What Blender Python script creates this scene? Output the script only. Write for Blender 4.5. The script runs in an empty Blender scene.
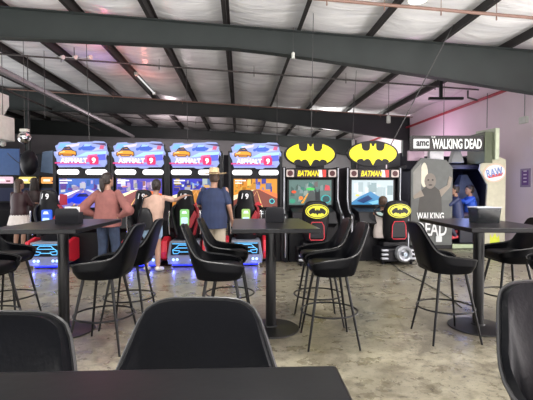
import bpy, bmesh, math, random
from mathutils import Vector, Matrix, Euler
random.seed(7)
C = bpy.context.scene.collection
PI = math.pi
R = math.radians

# ------------------------------------------------------------------ camera, light, exposure
F = 400.0                                    # focal length in pixels of the 533x400 frame
HZ = 190.0                                   # horizon row
EYE = 1.44
cd = bpy.data.cameras.new('camera'); cam = bpy.data.objects.new('camera', cd); C.objects.link(cam)
cam.location = (0, 0, EYE)
cam.rotation_euler = (R(90) - math.atan((200 - HZ) / F), 0, 0)
cd.sensor_width = 36; cd.lens = F / 533 * 36; cd.clip_start = 0.05; cd.clip_end = 200
bpy.context.scene.camera = cam
BR = R(3.8)                                  # the building is turned this much against the view

vs = bpy.context.scene.view_settings
vs.view_transform = 'Standard'; vs.look = 'None'; vs.gamma = 1; vs.use_curve_mapping = False
vs.exposure = 0.0
w = bpy.data.worlds.new('world'); bpy.context.scene.world = w; w.use_nodes = True
w.node_tree.nodes['Background'].inputs[0].default_value = (0.83, 0.88, 1.0, 1)
w.node_tree.nodes['Background'].inputs[1].default_value = 0.35

def area(name, loc, rot, sx, sy, power, col):
    l = bpy.data.lights.new(name, 'AREA'); l.shape = 'RECTANGLE'; l.size = sx; l.size_y = sy
    l.energy = power; l.color = col
    o = bpy.data.objects.new(name, l); C.objects.link(o); o.location = loc; o.rotation_euler = rot
    return o
def point(name, loc, power, col, r=.05):
    l = bpy.data.lights.new(name, 'POINT'); l.energy = power; l.color = col; l.shadow_soft_size = r
    o = bpy.data.objects.new(name, l); C.objects.link(o); o.location = loc
    return o
# daylight of the open front of the hall behind the viewer, then added fills for the roof and the sides
area('daylight_opening', (2.5, -4.6, 2.4), (R(94), 0, 0), 14, 4.2, 70, (1, .97, .93))
area('ceiling_fill', (0, -1.6, .12), (R(180), 0, 0), 18, 5, 3300, (1, .97, .94))  # added uplight at floor level, out of view, to brighten the ceiling
area('right_side_fill', (6.8, 4.0, 1.6), (R(108), 0, R(90)), 9, 3.0, 560, (1, .98, .95))  # added side fill out of view; the right wall has no door
area('left_side_fill', (-12.4, 8.5, 1.6), (R(112), 0, R(-90)), 13, 3.0, 480, (.97, .97, 1))  # added fill from the left, out of frame; no opening is built there
for hx in (-4.5, 0, 4.5):                    # high bay lamps over the seating
    area('high_bay_lamp', (hx, 3.6, 4.75), (0, 0, 0), .6, .6, 150, (1, .98, .94))
point('pink_roof_tint', (-4.35, 10.3, 4.6), 22, (1, .22, .25), .12)  # added point that throws a pink patch on the roof, no fixture
point('purple_roof_tint', (-4.9, 11.6, 4.6), 9, (.5, .25, 1), .12)  # added point for the purple streak on the roof skin
point('red_roof_tint', (-4.1, 13.2, 4.6), 16, (1, .3, .25), .12)  # added point for the red streak farther back on the roof
point('violet_wall_tint', (5.2, 14.0, 3.2), 40, (1, .6, .9), .4)  # added weak tint for the right wall, no lamp hangs there
point('back_lamp', (3.0, 19, 4.0), 520, (1, .98, .95), .4)
point('back_lamp_left', (-5.0, 20, 4.2), 160, (1, .8, .85), .4)

# ------------------------------------------------------------------ materials
def mat(name, col, rough=.6, metal=0, var=.08, scale=8, emit=0, ecol=None, coat=0, bump=0, alpha=1, spec=.5):
    m = bpy.data.materials.new(name); m.use_nodes = True
    nt = m.node_tree; b = nt.nodes['Principled BSDF']
    b.inputs['Roughness'].default_value = rough; b.inputs['Metallic'].default_value = metal
    b.inputs['Specular IOR Level'].default_value = spec
    tc = nt.nodes.new('ShaderNodeTexCoord'); n = nt.nodes.new('ShaderNodeTexNoise')
    n.inputs['Scale'].default_value = scale; n.inputs['Detail'].default_value = 4
    nt.links.new(tc.outputs['Object'], n.inputs['Vector'])
    r = nt.nodes.new('ShaderNodeValToRGB')
    c0 = [max(0, c * (1 - var)) for c in col]; c1 = [min(1, c * (1 + var)) for c in col]
    r.color_ramp.elements[0].position = .3; r.color_ramp.elements[1].position = .7
    r.color_ramp.elements[0].color = (*c0, 1); r.color_ramp.elements[1].color = (*c1, 1)
    nt.links.new(n.outputs['Fac'], r.inputs['Fac']); nt.links.new(r.outputs['Color'], b.inputs['Base Color'])
    if emit:
        if ecol is None: nt.links.new(r.outputs['Color'], b.inputs['Emission Color'])
        else: b.inputs['Emission Color'].default_value = (*ecol, 1)
        b.inputs['Emission Strength'].default_value = emit
    if coat: b.inputs['Coat Weight'].default_value = coat; b.inputs['Coat Roughness'].default_value = .15
    if bump:
        bp = nt.nodes.new('ShaderNodeBump'); bp.inputs['Strength'].default_value = bump; bp.inputs['Distance'].default_value = .01
        n2 = nt.nodes.new('ShaderNodeTexNoise'); n2.inputs['Scale'].default_value = scale * 12
        nt.links.new(tc.outputs['Object'], n2.inputs['Vector'])
        nt.links.new(n2.outputs['Fac'], bp.inputs['Height']); nt.links.new(bp.outputs['Normal'], b.inputs['Normal'])
    if alpha < 1: b.inputs['Alpha'].default_value = alpha
    return m
def glow(name, col, s=1.0):
    return mat(name, tuple(c * .25 for c in col), .35, var=.05, emit=s, ecol=col)
_gl = {}
def G(r, g, b, s=1.0):                       # cached lit-print colour, given in sRGB 0-255
    k = (r, g, b, s)
    if k not in _gl:
        lin = tuple((v / 255) ** 2.2 for v in (r, g, b))
        _gl[k] = glow('lit_print_%d_%d_%d' % (r, g, b), lin, s)
    return _gl[k]
_pt = {}
def S(r, g, b, rough=.5):                    # cached plain paint in sRGB
    k = (r, g, b, rough)
    if k not in _pt:
        lin = tuple((v / 255) ** 2.2 for v in (r, g, b))
        _pt[k] = mat('paint_%d_%d_%d' % (r, g, b), lin, rough)
    return _pt[k]

M = {}
M['leather'] = mat('black_leather', (.0018, .002, .003), .36, var=.15, scale=5, bump=.1, spec=.09)
M['cushion'] = mat('black_leather_seat', (.006, .0062, .007), .42, var=.15, scale=6, bump=.1, spec=.1)
M['piping'] = mat('black_piping', (.009, .009, .01), .4)
M['steel_black'] = mat('black_powder_coat', (.006, .006, .007), .38, spec=.3)
M['tabletop'] = mat('black_table_laminate', (.005, .005, .006), .3, var=.15, scale=3, bump=.03, spec=.16)
M['cab'] = mat('cabinet_black', (.005, .005, .007), .45, spec=.3)
M['cab2'] = mat('cabinet_charcoal', (.008, .008, .011), .45, spec=.35)
M['silver'] = mat('silver_plastic', (.42, .44, .48), .35, metal=.6)
M['chrome'] = mat('chrome', (.7, .7, .72), .12, metal=1)
M['red'] = mat('red_plastic', (.55, .02, .04), .35, emit=.08, ecol=(.8, .02, .03))
M['redvinyl'] = mat('red_vinyl', (.28, .012, .022), .45)
M['beam'] = mat('grey_steel_paint', (.026, .033, .032), .55, var=.1, scale=2)
M['purlin'] = mat('brown_black_purlin', (.018, .0155, .015), .6, var=.2, scale=3)
M['pipe_dark'] = mat('dark_pipe', (.05, .042, .04), .5)
M['pipe_brown'] = mat('copper_brown_pipe', (.22, .13, .10), .5)
M['pipe_red'] = mat('red_sprinkler_pipe', (.42, .045, .06), .45)
M['conduit'] = mat('galvanised_conduit', (.35, .35, .36), .4, metal=.5)
M['wire'] = mat('wire', (.05, .05, .05), .5)
M['white_metal'] = mat('white_enamel', (.6, .62, .58), .5)
M['dark_wall'] = mat('dark_wall_paint', (.012, .013, .018), .8, var=.3)
M['glass_grey'] = mat('smoked_plastic', (.02, .023, .026), .2, alpha=.62, spec=.3)
M['paper'] = mat('white_paper', (.75, .74, .72), .7)
M['skin'] = mat('skin', (.36, .2, .14), .55)
M['hair'] = mat('dark_hair', (.018, .011, .009), .45, var=.4, scale=30, bump=.3)
M['hair_brown'] = mat('brown_hair', (.06, .032, .02), .45, var=.4, scale=30, bump=.3)
M['eye'] = mat('eye_dark', (.01, .01, .01), .2)

def floor_mat():
    m = bpy.data.materials.new('worn_concrete'); m.use_nodes = True; nt = m.node_tree; b = nt.nodes['Principled BSDF']
    tc = nt.nodes.new('ShaderNodeTexCoord')
    def noise(s, d, rgh=.6, dist=0):
        n = nt.nodes.new('ShaderNodeTexNoise'); n.inputs['Scale'].default_value = s; n.inputs['Detail'].default_value = d
        n.inputs['Roughness'].default_value = rgh; n.inputs['Distortion'].default_value = dist
        nt.links.new(tc.outputs['Object'], n.inputs['Vector']); return n
    def ramp(src, stops):
        r = nt.nodes.new('ShaderNodeValToRGB'); e = r.color_ramp.elements
        while len(e) < len(stops): e.new(.5)
        for i, (p, c) in enumerate(stops): e[i].position = p; e[i].color = (*c, 1)
        nt.links.new(src, r.inputs['Fac']); return r
    def mix(f, a, bb, mode='MIX'):
        x = nt.nodes.new('ShaderNodeMix'); x.data_type = 'RGBA'; x.blend_type = mode
        if isinstance(f, float): x.inputs[0].default_value = f
        else: nt.links.new(f, x.inputs[0])
        nt.links.new(a, x.inputs[6])
        if isinstance(bb, tuple): x.inputs[7].default_value = (*bb, 1)
        else: nt.links.new(bb, x.inputs[7])
        return x.outputs[2]
    big = ramp(noise(.9, 6, .65, .6).outputs['Fac'], [(.3, (.125, .112, .086)), (.5, (.205, .187, .138)), (.72, (.30, .276, .205))])
    fine = ramp(noise(6, 10, .75).outputs['Fac'], [(.38, (.4, .37, .33)), (.53, (1, 1, 1)), (.8, (1.2, 1.2, 1.2))])
    c = mix(.8, big.outputs['Color'], fine.outputs['Color'], 'MULTIPLY')
    st = ramp(noise(2.3, 12, .78, 1.2).outputs['Fac'], [(.38, (.9, .9, .9)), (.45, (0, 0, 0))])
    c = mix(st.outputs['Color'], c, (.115, .10, .074))
    sc = ramp(noise(20, 8, .85, .4).outputs['Fac'], [(.40, (.9, .9, .9)), (.455, (0, 0, 0))])
    c = mix(sc.outputs['Color'], c, (.045, .04, .034))
    vo = nt.nodes.new('ShaderNodeTexVoronoi'); vo.feature = 'DISTANCE_TO_EDGE'; vo.inputs['Scale'].default_value = .45
    nt.links.new(tc.outputs['Object'], vo.inputs['Vector'])
    cr = ramp(vo.outputs['Distance'], [(0, (.6, .6, .6)), (.006, (0, 0, 0))])
    c = mix(cr.outputs['Color'], c, (.08, .07, .06))
    nt.links.new(c, b.inputs['Base Color'])
    rr = ramp(noise(3, 5).outputs['Fac'], [(.3, (.2, .2, .2)), (.7, (.42, .42, .42))])
    nt.links.new(rr.outputs['Color'], b.inputs['Roughness'])
    bp = nt.nodes.new('ShaderNodeBump'); bp.inputs['Strength'].default_value = .12; bp.inputs['Distance'].default_value = .01
    nt.links.new(noise(5, 8).outputs['Fac'], bp.inputs['Height']); nt.links.new(bp.outputs['Normal'], b.inputs['Normal'])
    return m
M['floor'] = floor_mat()

def ceil_mat():                              # foil-faced insulation, slack between the purlins
    m = bpy.data.materials.new('roof_insulation'); m.use_nodes = True; nt = m.node_tree; b = nt.nodes['Principled BSDF']
    b.inputs['Base Color'].default_value = (.72, .72, .72, 1); b.inputs['Roughness'].default_value = .33
    b.inputs['Metallic'].default_value = 0
    tc = nt.nodes.new('ShaderNodeTexCoord'); mp = nt.nodes.new('ShaderNodeMapping'); mp.inputs['Scale'].default_value = (.5, 2.2, 1)
    n = nt.nodes.new('ShaderNodeTexNoise'); n.inputs['Scale'].default_value = 1.7; n.inputs['Detail'].default_value = 6; n.inputs['Distortion'].default_value = .5
    nt.links.new(tc.outputs['Object'], mp.inputs[0]); nt.links.new(mp.outputs[0], n.inputs['Vector'])
    r = nt.nodes.new('ShaderNodeValToRGB'); r.color_ramp.elements[0].position = .3; r.color_ramp.elements[1].position = .7
    r.color_ramp.elements[0].color = (.66, .66, .67, 1); r.color_ramp.elements[1].color = (.93, .93, .92, 1)
    nt.links.new(n.outputs['Fac'], r.inputs['Fac']); nt.links.new(r.outputs['Color'], b.inputs['Base Color'])
    bp = nt.nodes.new('ShaderNodeBump'); bp.inputs['Strength'].default_value = .8; bp.inputs['Distance'].default_value = .06
    nt.links.new(n.outputs['Fac'], bp.inputs['Height']); nt.links.new(bp.outputs['Normal'], b.inputs['Normal'])
    return m
M['ceiling'] = ceil_mat()
M['wall_pink'] = mat('pale_lilac_wall_paint', (.82, .70, .77), .7, var=.03, scale=1.5)
M['wall_grey'] = mat('pale_grey_back_wall', (.34, .34, .35), .75, var=.1, scale=1)

# ------------------------------------------------------------------ mesh builder
class MB:
    def __init__(s): s.v = []; s.f = []; s.m = []; s.mats = []
    def mi(s, m):
        if m not in s.mats: s.mats.append(m)
        return s.mats.index(m)
    def add(s, vs_, fs, m=None, T=None):
        o = len(s.v)
        for p in vs_:
            p = Vector(p)
            s.v.append(T @ p if T else p)
        k = s.mi(m) if m else 0
        for f in fs: s.f.append([i + o for i in f]); s.m.append(k)
        return s
    def box(s, lo, hi, m=None, T=None):
        x0, y0, z0 = lo; x1, y1, z1 = hi
        return s.add([(x0,y0,z0),(x1,y0,z0),(x1,y1,z0),(x0,y1,z0),(x0,y0,z1),(x1,y0,z1),(x1,y1,z1),(x0,y1,z1)],
              [(0,3,2,1),(4,5,6,7),(0,1,5,4),(1,2,6,5),(2,3,7,6),(3,0,4,7)], m, T)
    def tube(s, pts, r, m=None, n=10, closed=False, caps=True, T=None):
        pts = [Vector(p) for p in pts]; L = len(pts)
        rs = r if isinstance(r, (list, tuple)) else [r] * L
        vs_ = []; prev = None
        for i, p in enumerate(pts):
            if closed: t = pts[(i + 1) % L] - pts[i - 1]
            else: t = pts[min(i + 1, L - 1)] - pts[max(i - 1, 0)]
            t.normalize()
            if prev is None:
                a = Vector((0, 0, 1)) if abs(t.z) < .9 else Vector((1, 0, 0))
                u = t.cross(a).normalized()
            else:
                u = (prev - t * prev.dot(t)).normalized()
            prev = u; v = t.cross(u)
            for k in range(n):
                a = 2 * PI * k / n
                vs_.append(p + (u * math.cos(a) + v * math.sin(a)) * rs[i])
        fs = []
        for i in range(L if closed else L - 1):
            j = (i + 1) % L
            for k in range(n):
                q = (k + 1) % n
                fs.append((i*n+k, i*n+q, j*n+q, j*n+k))
        if caps and not closed:
            fs.append(tuple(range(n))[::-1]); fs.append(tuple((L-1)*n + k for k in range(n)))
        return s.add(vs_, fs, m, T)
    def lathe(s, prof, m=None, n=32, T=None):            # prof: (r, z)
        vs_ = []; fs = []
        for r, z in prof:
            for k in range(n):
                a = 2 * PI * k / n; vs_.append((r * math.cos(a), r * math.sin(a), z))
        for i in range(len(prof) - 1):
            for k in range(n):
                q = (k + 1) % n; fs.append((i*n+k, i*n+q, (i+1)*n+q, (i+1)*n+k))
        fs.append(tuple(range(n))[::-1]); fs.append(tuple((len(prof)-1)*n + k for k in range(n)))
        return s.add(vs_, fs, m, T)
    def prism(s, poly, y0, y1, m=None, T=None):          # poly in XZ, extruded along Y
        n = len(poly)
        vs_ = [(x, y0, z) for x, z in poly] + [(x, y1, z) for x, z in poly]
        fs = [tuple(range(n)), tuple(range(2*n-1, n-1, -1))]
        for i in range(n):
            j = (i + 1) % n; fs.append((i, i + n, j + n, j))
        return s.add(vs_, fs, m, T)
    def prismx(s, poly, x0, x1, m=None, T=None):         # poly in YZ, extruded along X
        n = len(poly)
        vs_ = [(x0, y, z) for y, z in poly] + [(x1, y, z) for y, z in poly]
        fs = [tuple(range(n))[::-1], tuple(range(n, 2*n))]
        for i in range(n):
            j = (i + 1) % n; fs.append((i, j, j + n, i + n))
        return s.add(vs_, fs, m, T)
    def ball(s, c, r, m=None, nu=16, nv=10, T=None):
        rx, ry, rz = r if isinstance(r, (tuple, list)) else (r, r, r)
        vs_ = []; fs = []
        for i in range(nv + 1):
            ph = PI * i / nv; q = max(math.sin(ph), 1e-3)
            for k in range(nu):
                a = 2 * PI * k / nu
                vs_.append((c[0] + rx*q*math.cos(a), c[1] + ry*q*math.sin(a), c[2] - rz*math.cos(ph)))
        for i in range(nv):
            for k in range(nu):
                q = (k + 1) % nu; fs.append((i*nu+k, i*nu+q, (i+1)*nu+q, (i+1)*nu+k))
        fs.append(tuple(range(nu))[::-1]); fs.append(tuple(nv*nu + k for k in range(nu)))
        return s.add(vs_, fs, m, T)
    def loft(s, rings, m=None, T=None, caps=True):
        n = len(rings[0]); vs_ = [p for r in rings for p in r]; fs = []
        for i in range(len(rings) - 1):
            for k in range(n):
                q = (k + 1) % n; fs.append((i*n+k, i*n+q, (i+1)*n+q, (i+1)*n+k))
        if caps: fs.append(tuple(range(n))[::-1]); fs.append(tuple((len(rings)-1)*n + k for k in range(n)))
        return s.add(vs_, fs, m, T)
    def mesh(s, name):
        me = bpy.data.meshes.new(name); me.from_pydata([tuple(p) for p in s.v], [], s.f)
        for m in s.mats: me.materials.append(m)
        if s.mats: me.polygons.foreach_set('material_index', s.m)
        bm = bmesh.new(); bm.from_mesh(me); bmesh.ops.recalc_face_normals(bm, faces=bm.faces); bm.to_mesh(me); bm.free()
        return me
    def build(s, name, m=None, parent=None, smooth=False, bevel=0, seg=2, sub=0, loc=None, rot=None):
        if m: s.mats = [m]; s.m = [0] * len(s.f)
        me = s.mesh(name)
        o = bpy.data.objects.new(name, me); C.objects.link(o)
        if parent: o.parent = parent
        if loc: o.location = loc
        if rot: o.rotation_euler = rot
        if bevel:
            b = o.modifiers.new('bevel', 'BEVEL'); b.width = bevel; b.segments = seg; b.limit_method = 'ANGLE'; b.angle_limit = R(40)
        if sub:
            q = o.modifiers.new('sub', 'SUBSURF'); q.levels = sub; q.render_levels = sub
        if smooth:
            me.polygons.foreach_set('use_smooth', [True] * len(me.polygons))
            if not sub:
                try: me.set_sharp_from_angle(angle=R(38))
                except Exception: pass
        return o

def tag(o, label=None, cat=None, group=None, kind=None):
    if label: o['label'] = label
    if cat: o['category'] = cat
    if group: o['group'] = group
    if kind: o['kind'] = kind
    return o
def empty(name, loc, rz=0):
    o = bpy.data.objects.new(name, None); C.objects.link(o); o.location = loc; o.rotation_euler = (0, 0, rz); o.empty_display_size = .1
    return o
def struct(mb, name, m, **k):
    o = mb.build(name, m, **k); o['kind'] = 'structure'; return o
def copy_tree(o, parent=None):
    c = o.copy(); C.objects.link(c); c.parent = parent
    for ch in list(o.children): copy_tree(ch, c)
    return c
def at(px, py, Y):                           # the spot at distance Y seen in that pixel
    return Vector(((px - 266.5) / F * Y, Y, EYE + (HZ - py) / F * Y))
def RT(x, y, z, rx=0, ry=0, rz=0, s=(1,1,1)):
    return Matrix.Translation((x, y, z)) @ Euler((rx, ry, rz)).to_matrix().to_4x4() @ Matrix.Diagonal((*s, 1))
def B(x, y):                                 # building coordinates -> scene
    return Vector((x*math.cos(BR) - y*math.sin(BR), x*math.sin(BR) + y*math.cos(BR)))
BT = Matrix.Rotation(BR, 4, 'Z')

def text_geo(txt, width, height, depth=.004, shear=0, off=0):
    """letters as geometry in the XZ plane facing -Y, centred at 0"""
    cu = bpy.data.curves.new('t', 'FONT'); cu.body = txt; cu.extrude = depth / 2; cu.align_x = 'LEFT'; cu.shear = shear
    cu.offset = off; cu.resolution_u = 3
    o = bpy.data.objects.new('t', cu); C.objects.link(o)
    dg = bpy.context.evaluated_depsgraph_get(); dg.update()
    me = bpy.data.meshes.new_from_object(o.evaluated_get(dg))
    vs_ = [v.co.copy() for v in me.vertices]; fs = [tuple(p.vertices) for p in me.polygons]
    bpy.data.objects.remove(o); bpy.data.curves.remove(cu); bpy.data.meshes.remove(me)
    x0 = min(v.x for v in vs_); x1 = max(v.x for v in vs_); y0 = min(v.y for v in vs_); y1 = max(v.y for v in vs_)
    sx = width / (x1 - x0); sz = height / (y1 - y0)
    return [Vector(((v.x - (x0 + x1) / 2) * sx, -v.z, (v.y - (y0 + y1) / 2) * sz)) for v in vs_], fs
def text(mb, txt, x, y, z, wd, ht, m, T=None, shear=0, off=0, depth=.004):
    v, f = text_geo(txt, wd, ht, depth, shear, off)
    T2 = Matrix.Translation((x, y, z)); T2 = T @ T2 if T else T2
    mb.add(v, f, m, T2)
def ell(cx, cz, rx, rz, n=28): return [(cx + rx*math.cos(2*PI*k/n), cz + rz*math.sin(2*PI*k/n)) for k in range(n)]
def rrect(x0, x1, z0, z1, r, n=5):
    p = []
    for cx, cz, a0 in ((x1-r, z1-r, 0), (x0+r, z1-r, 90), (x0+r, z0+r, 180), (x1-r, z0+r, 270)):
        for k in range(n + 1):
            a = R(a0 + 90*k/n); p.append((cx + r*math.cos(a), cz + r*math.sin(a)))
    return p

# ------------------------------------------------------------------ the hall
WX = 7.25                                    # right wall
LX = -15.0
YB = 25.0                                    # back wall
def zr(x): return 4.93 - .055 * x            # top of the rafters
def skin_z(x): return zr(x) + .2

struct(MB().box((LX-1, -8, -.2), (WX+.3, YB+.5, 0)), 'floor', M['floor'], rot=(0, 0, BR))
struct(MB().box((WX, -8, 0), (WX+.2, YB+.3, 5.0)), 'wall_right', M['wall_pink'], rot=(0, 0, BR))
struct(MB().box((LX-.2, -8, 0), (LX, YB+.3, 6.2)), 'wall_left', M['dark_wall'], rot=(0, 0, BR))
struct(MB().box((LX, YB, 0), (WX, YB+.2, 5.9)), 'wall_back', M['wall_grey'], rot=(0, 0, BR))
# ceiling: slack insulation between the purlins
PX = [-.28 + 1.58 * i for i in range(-9, 5)]
mb = MB(); vs_ = []; fs = []
NX = 14 * 10; NY = 70; X0 = PX[0] - 1.58; X1 = WX
for j in range(NY + 1):
    y = -8 + (YB + 8) * j / NY
    for i in range(NX + 1):
        x = X0 + (X1 - X0) * i / NX
        ph = ((x - PX[0]) / 1.58) % 1.0
        sag = .11 * math.sin(PI * ph) * (1 + .35 * math.sin(y * 1.9 + x)) + .018 * math.sin(y * 7.1 + 3 * math.sin(x * 2)) * math.sin(PI * ph)
        vs_.append((x, y, skin_z(x) + .02 - sag))
for j in range(NY):
    for i in range(NX):
        a = j * (NX + 1) + i; fs.append((a, a + 1, a + NX + 2, a + NX + 1))
mb.add(vs_, fs)
c = struct(mb, 'ceiling', M['ceiling'], rot=(0, 0, BR), smooth=True)
so = c.modifiers.new('s', 'SOLIDIFY'); so.thickness = .08; so.offset = 1

def member(name, mb, m, label=None, cat=None, group=None, **k):
    o = mb.build(name, m, rot=(0, 0, BR), **k)
    if label: tag(o, label, cat, group)
    else: o['kind'] = 'structure'
    return o
for x in PX:                                 # Z purlins
    if x < LX: continue
    z0 = zr(x); mb = MB()
    mb.box((x - .008, -7.9, z0), (x + .008, YB - .05, z0 + .2)); mb.box((x - .07, -7.9, z0), (x, YB - .05, z0 + .012)); mb.box((x, -7.9, z0 + .188), (x + .07, YB - .05, z0 + .2))
    o = member('trim_%d' % (PX.index(x) + 1), mb, M['purlin'])
def rafter(y, x0, x1, n):
    """tapered welded I girder: deep at both ends, shallow in the middle"""
    mb = MB(); N = 24
    def dep(x):
        u = x / 6.9 if x > 0 else 0
        return .47 + .50 * max(0, u) ** 1.15 + .032 * max(0, -x)
    xs = [x0 + (x1 - x0) * i / N for i in range(N + 1)]
    for i in range(N):
        a, b = xs[i], xs[i + 1]
        for zt0, zt1, zb0, zb1, hw in (
            (zr(a), zr(b), zr(a) - dep(a), zr(b) - dep(b), .006),
            (zr(a), zr(b), zr(a) - .014, zr(b) - .014, .11),
            (zr(a) - dep(a) + .014, zr(b) - dep(b) + .014, zr(a) - dep(a), zr(b) - dep(b), .11)):
            mb.add([(a, y-hw, zb0), (b, y-hw, zb1), (b, y+hw, zb1), (a, y+hw, zb0), (a, y-hw, zt0), (b, y-hw, zt1), (b, y+hw, zt1), (a, y+hw, zt0)],
                   [(0,3,2,1),(4,5,6,7),(0,1,5,4),(1,2,6,5),(2,3,7,6),(3,0,4,7)])
    # tapered column at the wall
    mb.box((x1 - .28, y - .1, 0), (x1, y + .1, zr(x1) - dep(x1) + .02))
    mb.box((x1 - .02, y - .11, 0), (x1 + .0, y + .11, zr(x1)))
    return member('trim_%d' % n, mb, M['beam'])
rafter(8.7, LX, WX - .02, 31); rafter(16.8, LX, WX - .02, 32); rafter(24.6, LX, WX - .02, 33)
# low partition in front of the back wall's left side (dark)
struct(MB().box((LX, 17.4, 0), (1.2, 17.6, 2.95)), 'wall_partition', M['dark_wall'], rot=(0, 0, BR))

def pipe(name, pts, r, m, label, cat='pipe', group=None, n=8):
    o = MB().tube([BT @ Vector(p) for p in pts], r, n=n).build(name, m, smooth=True)
    return tag(o, label, cat, group)
pipe('sprinkler_pipe', [(WX - .12, 1.0, 4.12), (WX - .12, 24.4, 4.12)], .045, M['pipe_red'], 'red sprinkler main running the length of the lilac right wall')
def slope_pipe(y, x0, x1, drop, r, m, label):
    mb = MB(); pts = [(x0 + (x1-x0)*i/12, y, zr(x0 + (x1-x0)*i/12) - drop) for i in range(13)]
    mb.tube([BT @ Vector(p) for p in pts], r, n=8)
    for i in range(1, 12, 2):
        p = BT @ Vector(pts[i]); mb.tube([p, p + Vector((0, 0, -.1))], .012, n=6); mb.tube([p, p + Vector((0, 0, drop + .1))], .006, n=5)
    return tag(mb.build('branch_pipe', m, smooth=True), label, 'pipe')
slope_pipe(6.95, 1.0, WX - .1, .10, .03, M['pipe_brown'], 'brown branch pipe with sprinkler heads crossing in front of the nearest girder')
slope_pipe(11.6, -9, WX - .12, .10, .025, M['pipe_dark'], 'thin dark branch pipe between the two nearest girders')
slope_pipe(16.2, -9, WX - .12, .08, .025, M['pipe_brown'], 'brown branch pipe just before the second girder')
slope_pipe(21.0, -9, WX - .12, .10, .025, M['pipe_dark'], 'thin dark branch pipe far back beyond the second girder')
pipe('drop_pipe', [(WX - .45, 11.6, zr(WX) - .12), (WX - .45, 11.6, 4.2), (WX - .13, 11.6, 4.12)], .03, M['pipe_dark'], 'short dark riser joining the ceiling branch to the red main')
pipe('air_duct', [(-5.85, 6.0, 4.38), (-5.85, 22.5, 4.38)], .09, M['conduit'], 'long round galvanised pipe running back under the left side of the roof')
pipe('conduit_run', [(-7.6, 6.0, 4.7), (-7.6, 22.5, 4.7)], .04, M['pipe_dark'], 'thin dark pipe farther left beside the galvanised pipe')
pipe('roof_column', [(-9.15, 18.0, 0), (-9.15, 18.0, 5.4)], .11, M['beam'], 'round grey steel column at the far left behind the arcade row', 'column', n=14)

# hanging rods and cables
def cable(a, b, r, label, cat='cable', sag=0, name='hanging_cable'):
    a = Vector(a); b = Vector(b); pts = [a.lerp(b, t / 12) - Vector((0, 0, sag * 4 * (t/12) * (1 - t/12))) for t in range(13)]
    return tag(MB().tube(pts, r, n=6).build(name, M['wire'], smooth=True), label, cat)
cable(at(456, 18, 8.4), at(388, 150, 9.0), .012, 'black cable slanting down from the roof to the bat sign cabinets')
cable(at(313, 2, 8.2), at(311, 143, 8.7), .007, 'thin straight wire above the first bat sign')
cable(at(277, 88, 12), at(277, 141, 8.8), .006, 'thin wire falling between the racing cabinets and the bat signs')
cable(at(356, 64, 12), at(352, 140, 9.0), .006, 'thin wire above the gap between the two bat signs')
cable(at(88, 42, 9.2), at(90, 145, 8.6), .007, 'thin wire falling to the leftmost racing cabinet')
cable(at(187, 68, 10), at(188, 141, 8.8), .006, 'thin wire falling to the third racing cabinet')
cable(at(46, 52, 11), at(46, 118, 11), .008, 'short rod hanging under the left roof near the galvanised pipe')
cable(at(486, 94, 11.6), at(486, 128, 10.1), .008, 'short cord from the red pipe down to the zombie game sign')
cable(at(443, 70, 11.4), at(443, 137, 10), .007, 'pale thread hanging above the lit white title sign')

# black mounting bar below the roof
mb = MB(); p = at(439, 99, 11.2); q = at(461, 102, 11.2); p2 = at(427, 98, 11.2)
mb.box((p2.x, 11.1, p.z - .05), (q.x, 11.2, p.z + .02)); mb.box((p.x - .04, 11.11, p.z), (p.x + .04, 11.19, 4.62))
tag(mb.build('mounting_bracket', M['steel_black'], bevel=.005), 'black T shaped bracket hanging from the roof near the right wall', 'bracket')
# fluorescent tube on a purlin
a = at(137, 75, 13.2); b = at(155, 94, 15.6)
mb = MB(); mb.tube([a, b], .03); f = empty('ceiling_light', (0, 0, 0)); mb.build('tube', G(235, 235, 235, .9), f, smooth=True)
MB().box((-.06, -.06, -.05), (.06, .06, .05)).build('bracket', M['white_metal'], f, loc=a); MB().box((-.06, -.06, -.05), (.06, .06, .05)).build('bracket', M['white_metal'], f, loc=b)
tag(f, 'white tube light with two brackets under the left centre of the roof', 'light')
a = at(75, 58, 11); 
f = empty('spotlight_bar', a); MB().tube([(-.45, 0, 0), (.45, .1, -.02)], .015).build('bar', M['conduit'], f)
for x in (-.35, .0, .4): MB().tube([(x, 0, 0), (x + .1, -.05, -.03)], [.03, .06]).build('lamp_head', M['white_metal'], f, smooth=True)
MB().tube([(0,.05,0), (0,.05,.55)], .01).build('hanger', M['wire'], f)
tag(f, 'small bar of white spotlights under the dark left part of the roof', 'spotlight')
for (px, py, Y, lab) in ((388, 120, 12, 'small white cylinder lamp hanging beside the end of the second girder'), (293, 57, 8.6, 'small white sensor clamped under the nearest girder'),
                         (353, 143, 14, 'small white lamp far back between the bat signs')):
    p = at(px, py, Y); f = empty('cylinder_lamp', p); f.scale = (.6, .6, .6) if py < 100 else (1, 1, 1)
    MB().lathe([(.05, -.1), (.06, -.09), (.06, .1), (.03, .13)], n=16).build('housing', M['white_metal'], f, smooth=True)
    MB().tube([(0, 0, .1), (0, 0, max(.2, (zr(p.x) - p.z) / f.scale.x))], .008).build('stem', M['wire'], f)
    tag(f, lab, 'lamp')
p = at(416, -1, 6.9); f = empty('high_bay_lamp', p)
MB().lathe([(.17, -.06), (.18, -.05), (.12, .06), (.05, .12), (.02, .22)], n=28).build('reflector', M['white_metal'], f, smooth=True)
MB().lathe([(.15, -.07), (.155, -.062), (.15, -.058)], n=28).build('lens', G(255, 250, 240, 3.0), f)
tag(f, 'round bright high bay lamp cut by the top frame edge at the right', 'lamp')
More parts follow.
